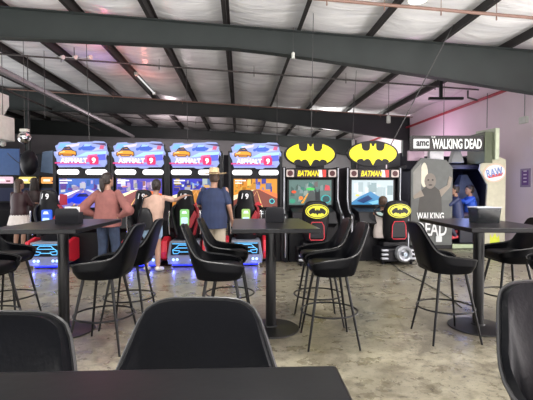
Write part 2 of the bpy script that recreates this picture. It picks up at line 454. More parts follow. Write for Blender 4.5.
# right wall details
def wallbox(px, py0, py1, wpx, name, m, lab, cat, th=.04, extra=None):
    # a thing on the right wall: the pixel's ray meets the wall
    def hit(px, py):
        d = Vector(((px - 266.5) / F, 1, (HZ - py) / F)); n = Vector((math.cos(BR), math.sin(BR), 0)); t = (WX) / d.dot(n)
        return Vector((0, 0, EYE)) + d * t
    a = hit(px - wpx / 2, py0); b = hit(px + wpx / 2, py1)
    loc_a = BT.inverted() @ a; loc_b = BT.inverted() @ b
    y0, y1 = sorted((loc_a.y, loc_b.y)); z0, z1 = sorted((loc_a.z, loc_b.z))
    return y0, y1, z0, z1
y0, y1, z0, z1 = wallbox(525.5, 169, 187, 10, '', None, '', '')
root = empty('wall_notice', (0, 0, 0), BR)
MB().box((WX - .015, y0, z0), (WX - .002, y1, z1)).build('frame', S(150, 130, 160), root)
mb = MB().box((WX - .018, y0 + .06, z0 + .05), (WX - .0155, y1 - .06, z1 - .05), S(110, 70, 140))
for k in range(4): mb.box((WX - .02, y0 + .12, z0 + .12 + k * .09), (WX - .0185, y1 - .12, z0 + .15 + k * .09), S(225, 210, 230))
mb.build('print', None, root)
tag(root, 'small purple framed notice on the lilac right wall', 'notice')
y0, y1, z0, z1 = wallbox(524, 118, 123, 7, '', None, '', '')
root = empty('wall_box', (0, 0, 0), BR)
MB().box((WX - .08, y0, z0), (WX - .002, y1, z1)).build('box', M['white_metal'], root, bevel=.005)
MB().tube([(WX - .02, (y0+y1)/2, z1), (WX - .02, (y0+y1)/2, 4.05)], .01).build('wire', M['conduit'], root)
tag(root, 'small pale alarm box high on the lilac wall with a wire above', 'alarm box')

# unit heater at top left
p = at(-8, 125, 10); f = empty('unit_heater', p)
MB().box((-.75, -.35, -.38), (.38, .35, .22)).build('housing', M['white_metal'], f, bevel=.02)
mb = MB()
for k in range(7): mb.box((-.6, -.375, -.33 + k * .05), (.33, -.352, -.31 + k * .05))
mb.build('louvre', M['silver'], f)
mb = MB(); mb.loft([[(-.1 + .38*sx*s_, .0 + .25*sy*s_, z) for sx, sy in ((-1,-1),(1,-1),(1,1),(-1,1))] for s_, z in ((.75, .22), (1.05, .5), (1.05, .78))]); mb.build('duct_collar', M['white_metal'], f, bevel=.01)
for x in (-.6, .3): MB().tube([(x, 0, .2), (x, 0, 1.9)], .008).build('hanger_rod', M['wire'], f)
tag(f, 'pale grey unit heater hanging at the top left edge', 'heater')
# mirror ball
p = at(25.5, 138, 10); f = empty('mirror_ball', p)
mb = MB(); mb.ball((0, 0, 0), .155, M['chrome'], 18, 12); o = mb.build('ball', M['chrome'], f)
MB().tube([(0, 0, .15), (0, 0, 2.72)], .006).build('chain', M['wire'], f)
MB().box((-.1, -.05, .15), (.1, .05, .22)).build('motor', M['white_metal'], f, bevel=.01)
tag(f, 'small mirror ball hanging by the heater at the left', 'mirror ball')
point('mirror_ball_spot', p + Vector((.5, -.8, .3)), 12, (1, .8, .6), .1)
p = at(4, 144, 10.5); f = empty('pendant_lamp', p)
MB().ball((0, 0, 0), .07).build('dome', M['white_metal'], f, smooth=True); MB().tube([(0, 0, .05), (0, 0, .45)], .012).build('stem', M['wire'], f)
tag(f, 'small white lamp below the heater at the far left edge', 'lamp')

# ------------------------------------------------------------------ bar tables
def bar_table(x, y, rz, label, prev=None):
    t = empty('bar_table', (x, y, 0), rz) if prev is None else None
    if prev is not None:
        t = copy_tree(prev); t.location = (x, y, 0); t.rotation_euler = (0, 0, rz)
    else:
        mb = MB(); mb.box((-.39, -.64, 1.06), (.39, .64, 1.10)); mb.build('tabletop', M['tabletop'], t, bevel=.006, seg=3)
        MB().tube([(0, 0, .02), (0, 0, 1.05)], .053, n=28).build('post', M['steel_black'], t, smooth=True)
        mb = MB(); mb.lathe([(.29, .0), (.295, .006), (.29, .014), (.15, .024), (.07, .034), (.062, .045)], n=48); mb.build('base', M['steel_black'], t, smooth=True)
        mb = MB(); mb.box((-.22, -.03, 1.045), (.22, .03, 1.06)); mb.box((-.03, -.3, 1.045), (.03, .3, 1.06)); mb.build('support_plate', M['steel_black'], t)
    return tag(t, label, 'table', 'black bar tables on round floor bases')
T1 = bar_table(.045, 4.12, BR, 'black square edged bar table in the middle with one dark caddy on it')
T2 = bar_table(-2.07, 4.06, R(3), 'black bar table on the left in front of the woman in pink', T1)
T3 = bar_table(2.22, 4.17, R(-1), 'black bar table on the right holding the grey smoked basket', T1)
# the table the viewer sits at
t = empty('bar_table', (-.618, .286, 0), R(2.5))
MB().box((-.78, -.36, 1.05), (.78, .475, 1.09)).build('tabletop', M['tabletop'], t, bevel=.008, seg=3)
for x in (-.4, .4):
    MB().tube([(x, 0, .02), (x, 0, 1.04)], .053, n=24).build('post', M['steel_black'], t, smooth=True)
    MB().lathe([(.26, 0), (.26, .01), (.07, .03), (.06, .045)], n=40, T=Matrix.Translation((x, 0, 0))).build('base', M['steel_black'], t, smooth=True)
tag(t, 'black table top across the bottom edge nearest the viewer', 'table', 'black bar tables on round floor bases')

# ------------------------------------------------------------------ stools
def cat(pts, n):
    P = [Vector(p) for p in pts]; out = []
    L = len(P) - 1
    for i in range(n + 1):
        u = L * i / n; k = min(int(u), L - 1); t = u - k
        p0 = P[k-1] if k > 0 else P[k]*2 - P[k+1]; p1 = P[k]; p2 = P[k+1]; p3 = P[k+2] if k + 2 <= L else P[k+1]*2 - P[k]
        out.append(.5 * ((2*p1) + (-p0+p2)*t + (2*p0-5*p1+4*p2-p3)*t*t + (-p0+3*p1-3*p2+p3)*t**3))
    return out
RIM = [(-.355,0,1.125), (-.352,.08,1.124), (-.345,.122,1.115), (-.33,.16,1.085), (-.275,.20,.985), (-.218,.232,.895), (-.13,.25,.838), (.04,.258,.814), (.17,.252,.798), (.245,.222,.78), (.268,.175,.758)]
MID = [(-.25,0,.80), (-.25,.08,.80), (-.243,.135,.80), (-.225,.175,.798), (-.19,.21,.79), (-.13,.235,.772), (-.04,.25,.745), (.07,.254,.735), (.17,.248,.73), (.24,.215,.725), (.264,.165,.722)]
BOT = [(-.195,0,.668), (-.195,.07,.668), (-.19,.13,.668), (-.175,.168,.667), (-.14,.192,.665), (-.08,.21,.662), (0,.216,.658), (.08,.216,.658), (.16,.21,.66), (.215,.185,.665), (.235,.14,.668)]
RIM, MID, BOT = [[(x * (.85 if x < 0 else .93), y, z) for x, y, z in c] for c in (RIM, MID, BOT)]
def mirror(c): return [Vector((p.x, -p.y, p.z)) for p in c[:0:-1]] + c
def make_stool():
    t = empty('bar_stool', (0, 0, 0))
    N = 22; rim = mirror(cat(RIM, N)); mid = mirror(cat(MID, N)); bot = mirror(cat(BOT, N))
    rows = []
    for j in range(9):
        v = j / 8
        row = []
        for a, b, c_ in zip(bot, mid, rim):
            if v < .4: s = v / .4; p = a.lerp(b, math.sin(s * PI / 2))
            else: s = (v - .4) / .6; p = b.lerp(c_, s)
            row.append(p)
        rows.append(row)
    n = len(rim); vs_ = [p for r in rows for p in r]; fs = []
    for j in range(8):
        for i in range(n - 1): fs.append((j*n+i, j*n+i+1, (j+1)*n+i+1, (j+1)*n+i))
    mb = MB(); mb.add(vs_, fs)
    sh = mb.build('backrest', M['leather'], t, smooth=True)
    so = sh.modifiers.new('s', 'SOLIDIFY'); so.thickness = .032; so.offset = -1 
    be = sh.modifiers.new('b', 'BEVEL'); be.width = .012; be.segments = 3; be.limit_method = 'ANGLE'; be.angle_limit = R(50)
    # underside pan
    pan = [p.copy() for p in bot]; mb = MB()
    r0 = [(p.x, p.y, p.z + .03) for p in pan]; r1 = [(p.x * .97, p.y * .97, p.z - .004) for p in pan]; r2 = [(p.x * .8, p.y * .8, p.z - .012) for p in pan]
    mb.loft([r0, r1, r2]); mb.build('seat_pan', M['leather'], t, smooth=True)
    # cushion
    def rg(s_, z, dx=0): return [(-.0 + dx + (x * s_), y * s_, z) for x, y in cush]
    cush = [(.245 if abs(y) < .15 else .225, y) for y in (-.19, -.15, -.08, 0, .08, .15, .19)] + [(.1, .215), (-.05, .212), (-.14, .185), (-.18, .13), (-.19, 0), (-.18, -.13), (-.14, -.185), (-.05, -.212), (.1, -.215)]
    mb = MB(); mb.loft([rg(.9, .668), rg(.99, .69), rg(1.0, .735), rg(.95, .762), rg(.75, .772), rg(.3, .768)])
    mb.build('seat', M['cushion'], t, smooth=True, sub=1)
    # piping along the rim
    MB().tube([p + Vector((0, 0, .004)) for p in rim], .0065, n=6).build('piping', M['piping'], t, smooth=True)
    # legs and ring
    RZ = .30
    for sx, sy in ((1,1), (1,-1), (-1,1), (-1,-1)):
        a = Vector((.045 + sx*.125, sy*.13, .665)); b = Vector((.045 + sx*.235, sy*.235, 0))
        MB().tube([a, b], [.0145, .0095], n=12).build('leg', M['steel_black'], t, smooth=True)
    f = (.665 - RZ) / .665; rx = .135 + .11 * f; ry = .13 + .105 * f
    pts = []
    for k in range(48):
        a = 2*PI*k/48; r = 1.36
        pts.append((.045 + rx*r*math.cos(a), ry*r*math.sin(a), RZ))
    MB().tube(pts, .0085, n=8, closed=True).build('foot_ring', M['steel_black'], t, smooth=True)
    return t
stool0 = make_stool(); used = [False]
def stool(x, y, rz, label):
    o = stool0 if not used[0] else copy_tree(stool0)
    used[0] = True
    o.location = (x, y, 0); o.rotation_euler = (0, 0, R(rz))
    return tag(o, label, 'bar stool', 'black leather bucket bar stools')
stool(.64, 3.78, 183, 'black bar stool right of the middle table, the nearer of that pair')
stool(.615, 4.38, 182, 'black bar stool right of the middle table, half hidden behind the nearer one')
stool(-.46, 3.62, 6, 'black bar stool left of the middle table, the nearer of that pair')
stool(-.45, 4.42, 3, 'black bar stool left of the middle table, the farther one of that pair')
stool(-1.45, 3.66, 178, 'black bar stool right of the left table, the nearer of that pair')
stool(-1.43, 4.28, 180, 'black bar stool right of the left table, the farther of that pair')
stool(-2.62, 3.66, 0, 'black bar stool at the left frame edge, the nearer of that pair')
stool(-2.84, 4.30, 0, 'black bar stool at the left frame edge, tucked behind the nearer one')
stool(1.71, 3.9, 4, 'black bar stool standing alone left of the right table')
stool(2.80, 3.72, 180, 'black bar stool cut by the right frame edge beside the right table, the nearer one')
stool(2.72, 4.42, 180, 'black bar stool right of the right table post, the farther one')
stool(-.186, .835, -90, 'black bar stool backrest in the foreground, centred just beyond the near table')
stool(-.655, .705, -91, 'black bar stool backrest in the bottom left corner beyond the near table')
stool(.972, 1.06, -80, 'black bar stool backrest cut off by the bottom right corner of the frame')

# caddies on tables
def caddy(px, Y, wd, ht, label):
    t = empty('table_caddy', ((px - 266.5)/F*Y, Y, 1.101), R(4))
    mb = MB(); h = wd/2
    mb.prism([(-h, 0), (h, 0), (h, ht*.85), (h*.8, ht), (-h*.8, ht), (-h, ht*.85)], -.06, -.052); mb.prism([(-h, 0), (h, 0), (h, ht*.7), (-h, ht*.7)], .052, .06)
    mb.box((-h, -.052, 0), (h, .052, .01)); mb.box((-h, -.052, 0), (-h+.008, .052, ht*.75)); mb.box((h-.008, -.052, 0), (h, .052, ht*.75))
    mb.build('holder', M['cab2'], t, bevel=.003)
    MB().tube([(-h*.3, 0, ht*.7), (-h*.2, 0, ht*1.02), (h*.2, 0, ht*1.02), (h*.3, 0, ht*.7)], .005).build('handle', M['steel_black'], t)
    return tag(t, label, 'caddy')
def napkins(px, Y, label):
    t = MB(); 
    for k in range(5): t.box((-.06, -.03 + k*.012, .0), (.055 + .004*k, -.022 + k*.012, .15 + .004*(k % 3)))
    return tag(t.build('napkin_stack', M['paper'], loc=((px-266.5)/F*Y, Y, 1.113), rot=(0, 0, R(4))), label, 'napkins')
caddy(69, 4.05, .23, .155, 'dark table caddy with clipped corners on the left table')
napkins(71.5, 4.07, 'white napkins standing in the left table caddy')
caddy(274.5, 4.25, .19, .16, 'dark table caddy in the centre of the middle table')
t = empty('table_basket', at(484.5, 226, 4.15), R(6)); t.location.z = 1.101
mb = MB()
w0, w1, hh = .118, .13, .16
for (ax, s_) in ((0, -1), (0, 1)):
    mb.add([(-w0, s_*.07, 0), (w0, s_*.07, 0), (w1, s_*.085, hh), (-w1, s_*.085, hh), (-w0, s_*.064, 0), (w0, s_*.064, 0), (w1, s_*.079, hh), (-w1, s_*.079, hh)], [(0,1,2,3),(4,5,6,7),(0,1,5,4),(1,2,6,5),(2,3,7,6),(3,0,4,7)])
for s_ in (-1, 1):
    mb.add([(s_*w0, -.07, 0), (s_*w0, .07, 0), (s_*w1, .085, hh), (s_*w1, -.085, hh), (s_*(w0-.006), -.07, 0), (s_*(w0-.006), .07, 0), (s_*(w1-.006), .085, hh), (s_*(w1-.006), -.085, hh)], [(0,1,2,3),(4,5,6,7),(0,1,5,4),(1,2,6,5),(2,3,7,6),(3,0,4,7)])
mb.box((-w0, -.07, 0), (w0, .07, .006)); mb.build('bin', M['glass_grey'], t)
MB().tube([(-w1, -.085, hh), (w1, -.085, hh), (w1, .085, hh), (-w1, .085, hh)], .006, closed=True).build('rim', M['silver'], t)
mb = MB(); mb.box((-.005, -.07, 0), (.005, .07, hh*.9)); mb.build('divider', M['glass_grey'], t)
tag(t, 'grey smoked plastic basket on the right table', 'basket')

# ------------------------------------------------------------------ racing cabinets
def car_poly(cx, cz, w_, h_):
    P = [(-.5,.1),(-.48,.42),(-.3,.55),(-.16,.92),(.12,1),(.3,.62),(.48,.5),(.5,.15),(.42,.0),(.33,.16),(.24,.0),(-.22,.0),(-.3,.16),(-.4,.0)]
    return [(cx + x*w_, cz + z*h_) for x, z in P]
def racing_cabinet(x, y, seat_dx, theme, label):
    t = empty('racing_cabinet', (x + .02, y, 0), BR); t.scale = (1, 1, .982)
    # body: side profile extruded
    mb = MB(); prof = [(-.30, 0), (.55, 0), (.55, 2.3), (.12, 2.42), (.03, 2.40), (.03, .98), (-.30, .80)]
    mb.prismx(prof, -.5, .5); mb.build('body', M['cab'], t, bevel=.01)
    for s_ in (-1, 1):
        mb = MB(); mb.prismx([(-.36, .02), (.5, .02), (.5, 2.28), (-.03, 2.28), (-.05, 1.05), (-.36, .86)], s_*.53 - .03, s_*.53 + .03)
        mb.build('side_panel', M['cab2'], t, bevel=.008)
    # marquee: a jagged lit print
    m0, m1 = 1.925, 2.46; Y = -.05
    out = [(-.47,2.02),(-.48,2.10),(-.52,2.17),(-.53,2.24),(-.47,2.25),(-.50,2.36),(-.45,2.385),(-.42,2.43),(-.24,2.445),(-.20,2.42),(-.08,2.42),(-.05,2.44),(.22,2.45),(.26,2.465),(.44,2.455),(.48,2.42),(.495,2.30),(.535,2.23),(.525,2.17),(.485,2.22),(.47,2.12),(.50,2.02),(.44,1.94),(.20,1.935),(.15,1.91),(.03,1.91),(-.02,1.935),(-.44,1.93)]
    mq = MB(); mq.prism(out, Y, Y + .06, G(150, 165, 222, .95)); mq.build('marquee', None, t)
    a = MB(); k = [0]
    def pat(poly, c, lift=None):
        k[0] += 1; yy = Y - .001 - .0012 * k[0]; a.prism(poly, yy, Y - .0005, c)
    pat([(-.46,2.3),(-.4,2.41),(-.2,2.41),(-.26,2.33)], G(120, 180, 235))
    pat([(-.3,2.05),(-.5,2.22),(-.42,2.27),(.0,2.1),(.5,2.2),(.48,2.1)], G(190, 185, 235))
    pat([(-.1,2.14),(.1,2.24),(.5,2.26),(.48,2.2)], G(170, 215, 245))
    pat([(.1,2.05),(.48,2.08),(.48,2.2),(.2,2.18)], G(90, 100, 215))
    pat([(.08,2.03),(.3,2.05),(.32,2.2),(.14,2.18)], G(225, 90, 150))
    pat([(-.3,2.37),(-.02,2.42),(-.05,2.36),(-.25,2.32)], G(215, 205, 235))
    pat(car_poly(.12, 2.27, .34, .13), G(60, 95, 200)); pat([(.05,2.35),(.18,2.36),(.2,2.39),(.08,2.4)], G(160, 200, 240))
    pat([(.22,2.26),(.4,2.29),(.47,2.34),(.3,2.33)], G(185, 190, 225)); pat([(.36,2.30),(.44,2.30),(.46,2.37),(.38,2.38)], G(200, 90, 130))
    pat([(.2,2.42),(.48,2.42),(.49,2.37),(.3,2.40)], G(70, 50, 95))
    pat(car_poly(-.26, 2.15, .36, .2), G(30, 30, 55)); pat(car_poly(-.26, 2.165, .33, .155), G(238, 160, 45)); pat([(-.35,2.27),(-.3,2.31),(-.2,2.31),(-.16,2.27)], G(60, 50, 90))
    pat([(-.42,2.18),(-.1,2.18),(-.12,2.2),(-.4,2.205)], G(150, 80, 30)); pat([(-.40,2.22),(-.3,2.235),(-.31,2.25),(-.4,2.24)], G(255, 220, 150))
    pat([(-.5,2.0),(.1,2.0),(.1,2.03),(-.5,2.03)], G(215, 60, 130)); pat([(-.46,1.965),(.4,1.965),(.36,1.99),(-.46,1.99)], G(140, 110, 215))
    pat(rrect(.17, .34, 1.985, 2.15, .03), G(215, 40, 100))
    a.build('print', None, bpy.data.objects[t.name].children[-1])
    lt = MB(); text(lt, 'ASPHALT', -.13, Y - .03, 2.065, .52, .10, G(255, 250, 255, 1.2), off=.02); l2 = MB(); text(l2, '9', .255, Y - .03, 2.067, .075, .115, G(255, 255, 255, 1.3), off=.03)
    lt.build('title_lettering', None, t)['label'] = 'white title lettering'; l2.build('title_number', None, t)['label'] = 'white number on a pink square'
    # two white lamps
    for s_ in (-1, 1):
        x0, x1 = (.07, .48) if s_ > 0 else (-.48, -.07)
        o = MB().prism(rrect(x0, x1, 1.782, 1.888, .05), -.02, .04).build('lit_panel', G(255, 252, 255, 1.7), t)
    # screen
    MB().box((-.47, -.005, 1.08), (.47, .04, 1.725)).build('bezel', M['cab'], t, bevel=.006)
    z0, z1, hw = 1.11, 1.70, .45
    s = MB(); n = [0]
    def sp(poly, c):
        n[0] += 1; s.prism(poly, -.008 - .001 * n[0], -.006, c)
    rnd = random.Random(theme * 11 + 3)
    pal = {0: [(70,110,200),(200,190,230),(245,245,255),(120,80,190)], 1: [(90,80,190),(210,180,240),(250,240,255),(220,150,150)],
           2: [(60,60,190),(235,240,250),(120,150,230),(240,200,120)], 3: [(225,150,50),(250,200,100),(90,90,210),(150,170,240)]}[theme]
    sp([(-hw,z0),(hw,z0),(hw,z1),(-hw,z1)], G(*pal[0], .9))
    for i in range(34):                         # city blocks
        x_ = rnd.uniform(-hw, hw - .1); w_ = rnd.uniform(.025, .12); zz = rnd.uniform(z0 + .3, z1 - .1); h_ = rnd.uniform(.03, .16)
        cc = pal[rnd.choice((0, 1, 2, 3))]
        if theme == 3: cc = rnd.choice(pal[:2]) if x_ < 0 else rnd.choice(pal[2:])
        j = rnd.uniform(.6, 1); sp([(x_, zz), (min(x_ + w_, hw), zz + .01), (min(x_ + w_, hw), min(zz + h_, z1)), (x_, min(zz + h_, z1))], G(*[int(v*j) // 15 * 15 for v in cc], 1.0))
    road = {0: (120, 110, 190), 1: (150, 90, 90), 2: (200, 130, 60), 3: (130, 70, 60)}[theme]
    sp([(-hw, z0), (hw, z0), (hw, z0 + .18), (.08, z0 + .36), (-.02, z0 + .36), (-hw, z0 + .14)], G(*road))
    sp([(-hw, z0 + .14), (-.02, z0 + .36), (-.08, z0 + .36), (-hw, z0 + .24)], G(250, 235, 190 if theme else 255, 1.1)); sp([(hw, z0 + .18), (.08, z0 + .36), (.12, z0 + .37), (hw, z0 + .28)], G(240, 120, 70) if theme else G(210, 215, 255))
    for xx in (-.2, .12): sp([(xx, z0), (xx + .03, z0), (.035, z0 + .34), (.03, z0 + .34)], G(240, 190, 120))
    if theme == 0:
        sp(car_poly(.0, z0 + .08, .62, .22), G(25, 60, 235)); sp([(-.1, z0+.22), (-.04, z0+.28), (.1, z0+.28), (.16, z0+.22)], G(15, 20, 90)); sp([(-.44, z0+.04), (-.28, z0+.06), (-.28, z0+.26), (-.42, z0+.28)], G(160, 40, 60))
    else:
        sp(car_poly(.05, z0 + .03, .16, .08), G(200, 50, 60))
    sp(ell(.34, z0 + .12, .055, .055, 16), G(80, 220, 220)); sp(ell(.34, z0 + .12, .04, .04, 16), G(30, 60, 90))
    sp([(-.42, z1 - .05), (-.2, z1 - .05), (-.2, z1 - .025), (-.42, z1 - .025)], G(255, 255, 255)); sp([(-.42, z1 - .1), (-.28, z1 - .1), (-.28, z1 - .08), (-.42, z1 - .08)], G(255, 255, 255))
    s.build('screen', None, t)
    # dashboard and wheel
    MB().prismx([(-.52, .72), (-.3, .62), (0, .62), (0, 1.06), (-.34, .98)], -.42, .42).build('dashboard', M['cab2'], t, bevel=.015)
    MB().box((.05, -.40, .98), (.3, -.36, 1.04)).build('control_light', G(230, 235, 240, .8), t, rot=(0, 0, 0))
    T = RT(0, -.42, 1.02, R(68), 0, 0)
    w1 = MB().tube([(.16*math.cos(2*PI*i/28), .14*math.sin(2*PI*i/28), 0) for i in range(28)], .016, closed=True, T=T); w1.tube([(-.15,0,0),(.15,0,0)], .012, T=T); w1.tube([(0,0,0),(0,0,-.16)], .03, T=T)
    w1.build('steering_wheel', M['cab'], t, smooth=True)
    # seat in its sled
    q = empty('seat_unit', (seat_dx, -.55, 0)); q.parent = t
    mb = MB()
    ring = lambda hw_, y0, z, d: [(-hw_, y0, z), (-hw_*.6, y0 - d*.6, z), (0, y0 - d, z), (hw_*.6, y0 - d*.6, z), (hw_, y0, z), (hw_, y0 + .1, z), (0, y0 + .06, z), (-hw_, y0 + .1, z)]
    mb.loft([ring(.20, .0, .42, .08), ring(.25, -.03, .62, .09), ring(.27, -.06, .9, .09), ring(.24, -.1, 1.12, .08), ring(.17, -.12, 1.22, .07), ring(.165, -.14, 1.3, .07), ring(.15, -.15, 1.44, .06), ring(.09, -.15, 1.475, .04)])
    mb.build('seat_back', M['cab'], q, smooth=True, sub=1)
    mb = MB(); mb.box((-.24, 0, .36), (.24, .45, .48)); mb.build('seat_cushion', M['cab'], q, bevel=.03, seg=3)
    for s_ in (-1, 1):
        mb = MB(); mb.loft([[(s_*(a_), yy, zz), (s_*(a_+.055), yy, zz - .01), (s_*(a_+.055), yy + .1, zz - .01), (s_*a_, yy + .1, zz)] for a_, yy, zz in ((.13, -.12, .60), (.18, -.15, .82), (.215, -.15, 1.0), (.2, -.16, 1.12), (.15, -.16, 1.2))])
        o = mb.build('bolster', M['redvinyl'] if s_ > 0 else M['cab2'], q, bevel=.02, seg=2, smooth=True)
        mb = MB(); mb.tube([(s_*.285, -.15, .62), (s_*.295, -.2, .85), (s_*.28, -.21, 1.08)], .014); mb.build('trim_strip', M['chrome'], q, smooth=True)
    MB().prism([(.02, .78), (.12, .74), (.24, 1.0), (.18, 1.08)], -.20, -.13, M['redvinyl']).build('red_stripe', None, q, bevel=.01)
    lt = MB(); text(lt, '9', .02, -.222, 1.345, .065, .11, S(225, 225, 230), off=.03); lt.prism([(-.085,1.3),(-.07,1.3),(-.05,1.4),(-.065,1.4)], -.224, -.218, S(225,225,230))
    lt.build('headrest_number', None, q)['label'] = 'white number on the headrest'
    lc = ((60, 110, 245), (24, 34, 30), (150, 220, 130), (175, 215, 120))[theme]
    mb = MB(); mb.prism(rrect(-.08, .08, .78, 1.10, .03), -.235, -.16, G(*lc, .8)); mb.prism([(-.05,1.02),(.05,1.02),(.03,1.07),(-.03,1.07)], -.238, -.236, G(230,240,255)); mb.prism(rrect(-.06, .06, .83, .95, .02), -.238, -.236, G(200,235,250))
    mb.build('back_light', None, q)
    # sled: silver tail with neon outline
    mb = MB(); mb.prism([(-.30, .06), (.30, .06), (.32, .2), (.27, .50), (-.27, .50), (-.32, .2)], -.26, .75); mb.build('sled', S(120, 125, 140, .4), q, bevel=.015)
    mb = MB(); mb.prism([(-.25, .24), (.25, .24), (.23, .47), (-.23, .47)], -.268, -.258); mb.build('tail_panel', M['cab'], q)
    mb = MB()
    def neon(pts, cl=False): mb.tube([(x_, -.275, z_) for x_, z_ in pts], .008, n=6, closed=cl)
    neon([(-.2,.27),(-.21,.34),(-.15,.38),(-.1,.43),(.1,.43),(.15,.38),(.21,.34),(.2,.27),(.12,.27),(.09,.30),(-.09,.30),(-.12,.27)], True); neon([(-.15,.375),(.15,.375)]); neon([(-.2,.335),(-.08,.32)]); neon([(.2,.335),(.08,.32)]); neon([(-.22,.455),(.22,.455)])
    mb.build('neon_car', G(95, 190, 255, 1.3), q, smooth=True)
    for x_ in (-.2, -.13, .13, .2): MB().ball((x_, -.27, .155), (.026, .015, .026), None, 10, 6).build('tail_light', G(170, 205, 255, 2.2), q, smooth=True)
    MB().box((-.22, -.22, .035), (.22, -.2, .055)).build('underglow', G(40, 50, 255, 4.0), q)
    for s_ in (-1, 1):
        mb = MB(); mb.prismx([(-.2, .16), (-.25, .3), (-.2, .5), (.1, .56), (.4, .5), (.55, .2), (.4, .12), (0, .1)], s_*.36 - .035, s_*.36 + .035); mb.build('fender', M['red'], q, bevel=.02)
    for x_ in (-.24, .24):
        for y_ in (-.18, .6): MB().tube([(x_, y_, 0), (x_, y_, .08)], .02).build('caster_foot', M['chrome'], q)
    MB().box((-.2, .4, .02), (.2, 1.0, .14)).build('floor_rail', M['cab2'], q, bevel=.01)
    tag(t, label, 'arcade machine', 'racing arcade cabinets in a row')
    w_ = t.matrix_basis @ Vector((seat_dx, -.85, .10))
    for s_ in (-.18, .18): point('sled_led', (w_.x + s_, w_.y - .04, .09), 1.1, (.12, .15, 1), .02)
    return t
def place(px, Y): return (px - 266.5) / F * Y, Y
for px, Y, dx, th, lab in ((81.5, 8.05, -.35, 0, 'racing arcade cabinet with a blue car on its screen, leftmost of the row of four'),
                           (138.5, 8.12, .24, 1, 'racing arcade cabinet straight behind the person in the peach shirt'),
                           (194, 8.2, -.11, 2, 'racing arcade cabinet behind the man in the straw hat'),
                           (254.5, 8.3, -.21, 3, 'racing arcade cabinet with an orange night city screen, next to the first bat sign')):
    x, y = place(px, Y); racing_cabinet(x, y, dx, th, lab)

# ------------------------------------------------------------------ bat cabinets
def bat_big(rx, rz):                         # bright wings fill the oval, two notches on top, scallops below
    raw = [(0,.60),(.045,.62),(.07,.80),(.115,.83),(.12,.45),(.16,.28),(.26,.22),(.38,.26),(.45,.45),(.47,.80)]
    for k in range(9):
        a = R(58 - k * 13.5); raw.append((.93*math.cos(a) + .02, .93*math.sin(a)))
    raw += [(.66,-.66),(.61,-.50),(.52,-.42),(.42,-.42),(.36,-.56),(.28,-.44),(.18,-.42),(.1,-.55),(.04,-.80),(0,-.93)]
    pts = raw + [(-x, z) for x, z in raw[-2:0:-1]]
    return [(x*rx, z*rz) for x, z in pts]
def bat_small(rx, rz):                       # dark bat for a bright oval
    raw = [(0,.22),(.035,.24),(.05,.40),(.08,.40),(.10,.18),(.18,.16),(.24,.30),(.24,.55),(.5,.48),(.72,.22),(.82,-.08),(.72,-.40),(.62,-.52),(.56,-.36),(.44,-.28),(.32,-.32),(.26,-.40),(.16,-.32),(.08,-.42),(0,-.66)]
    pts = raw + [(-x, z) for x, z in raw[-2:0:-1]]
    return [(x*rx, z*rz) for x, z in pts]
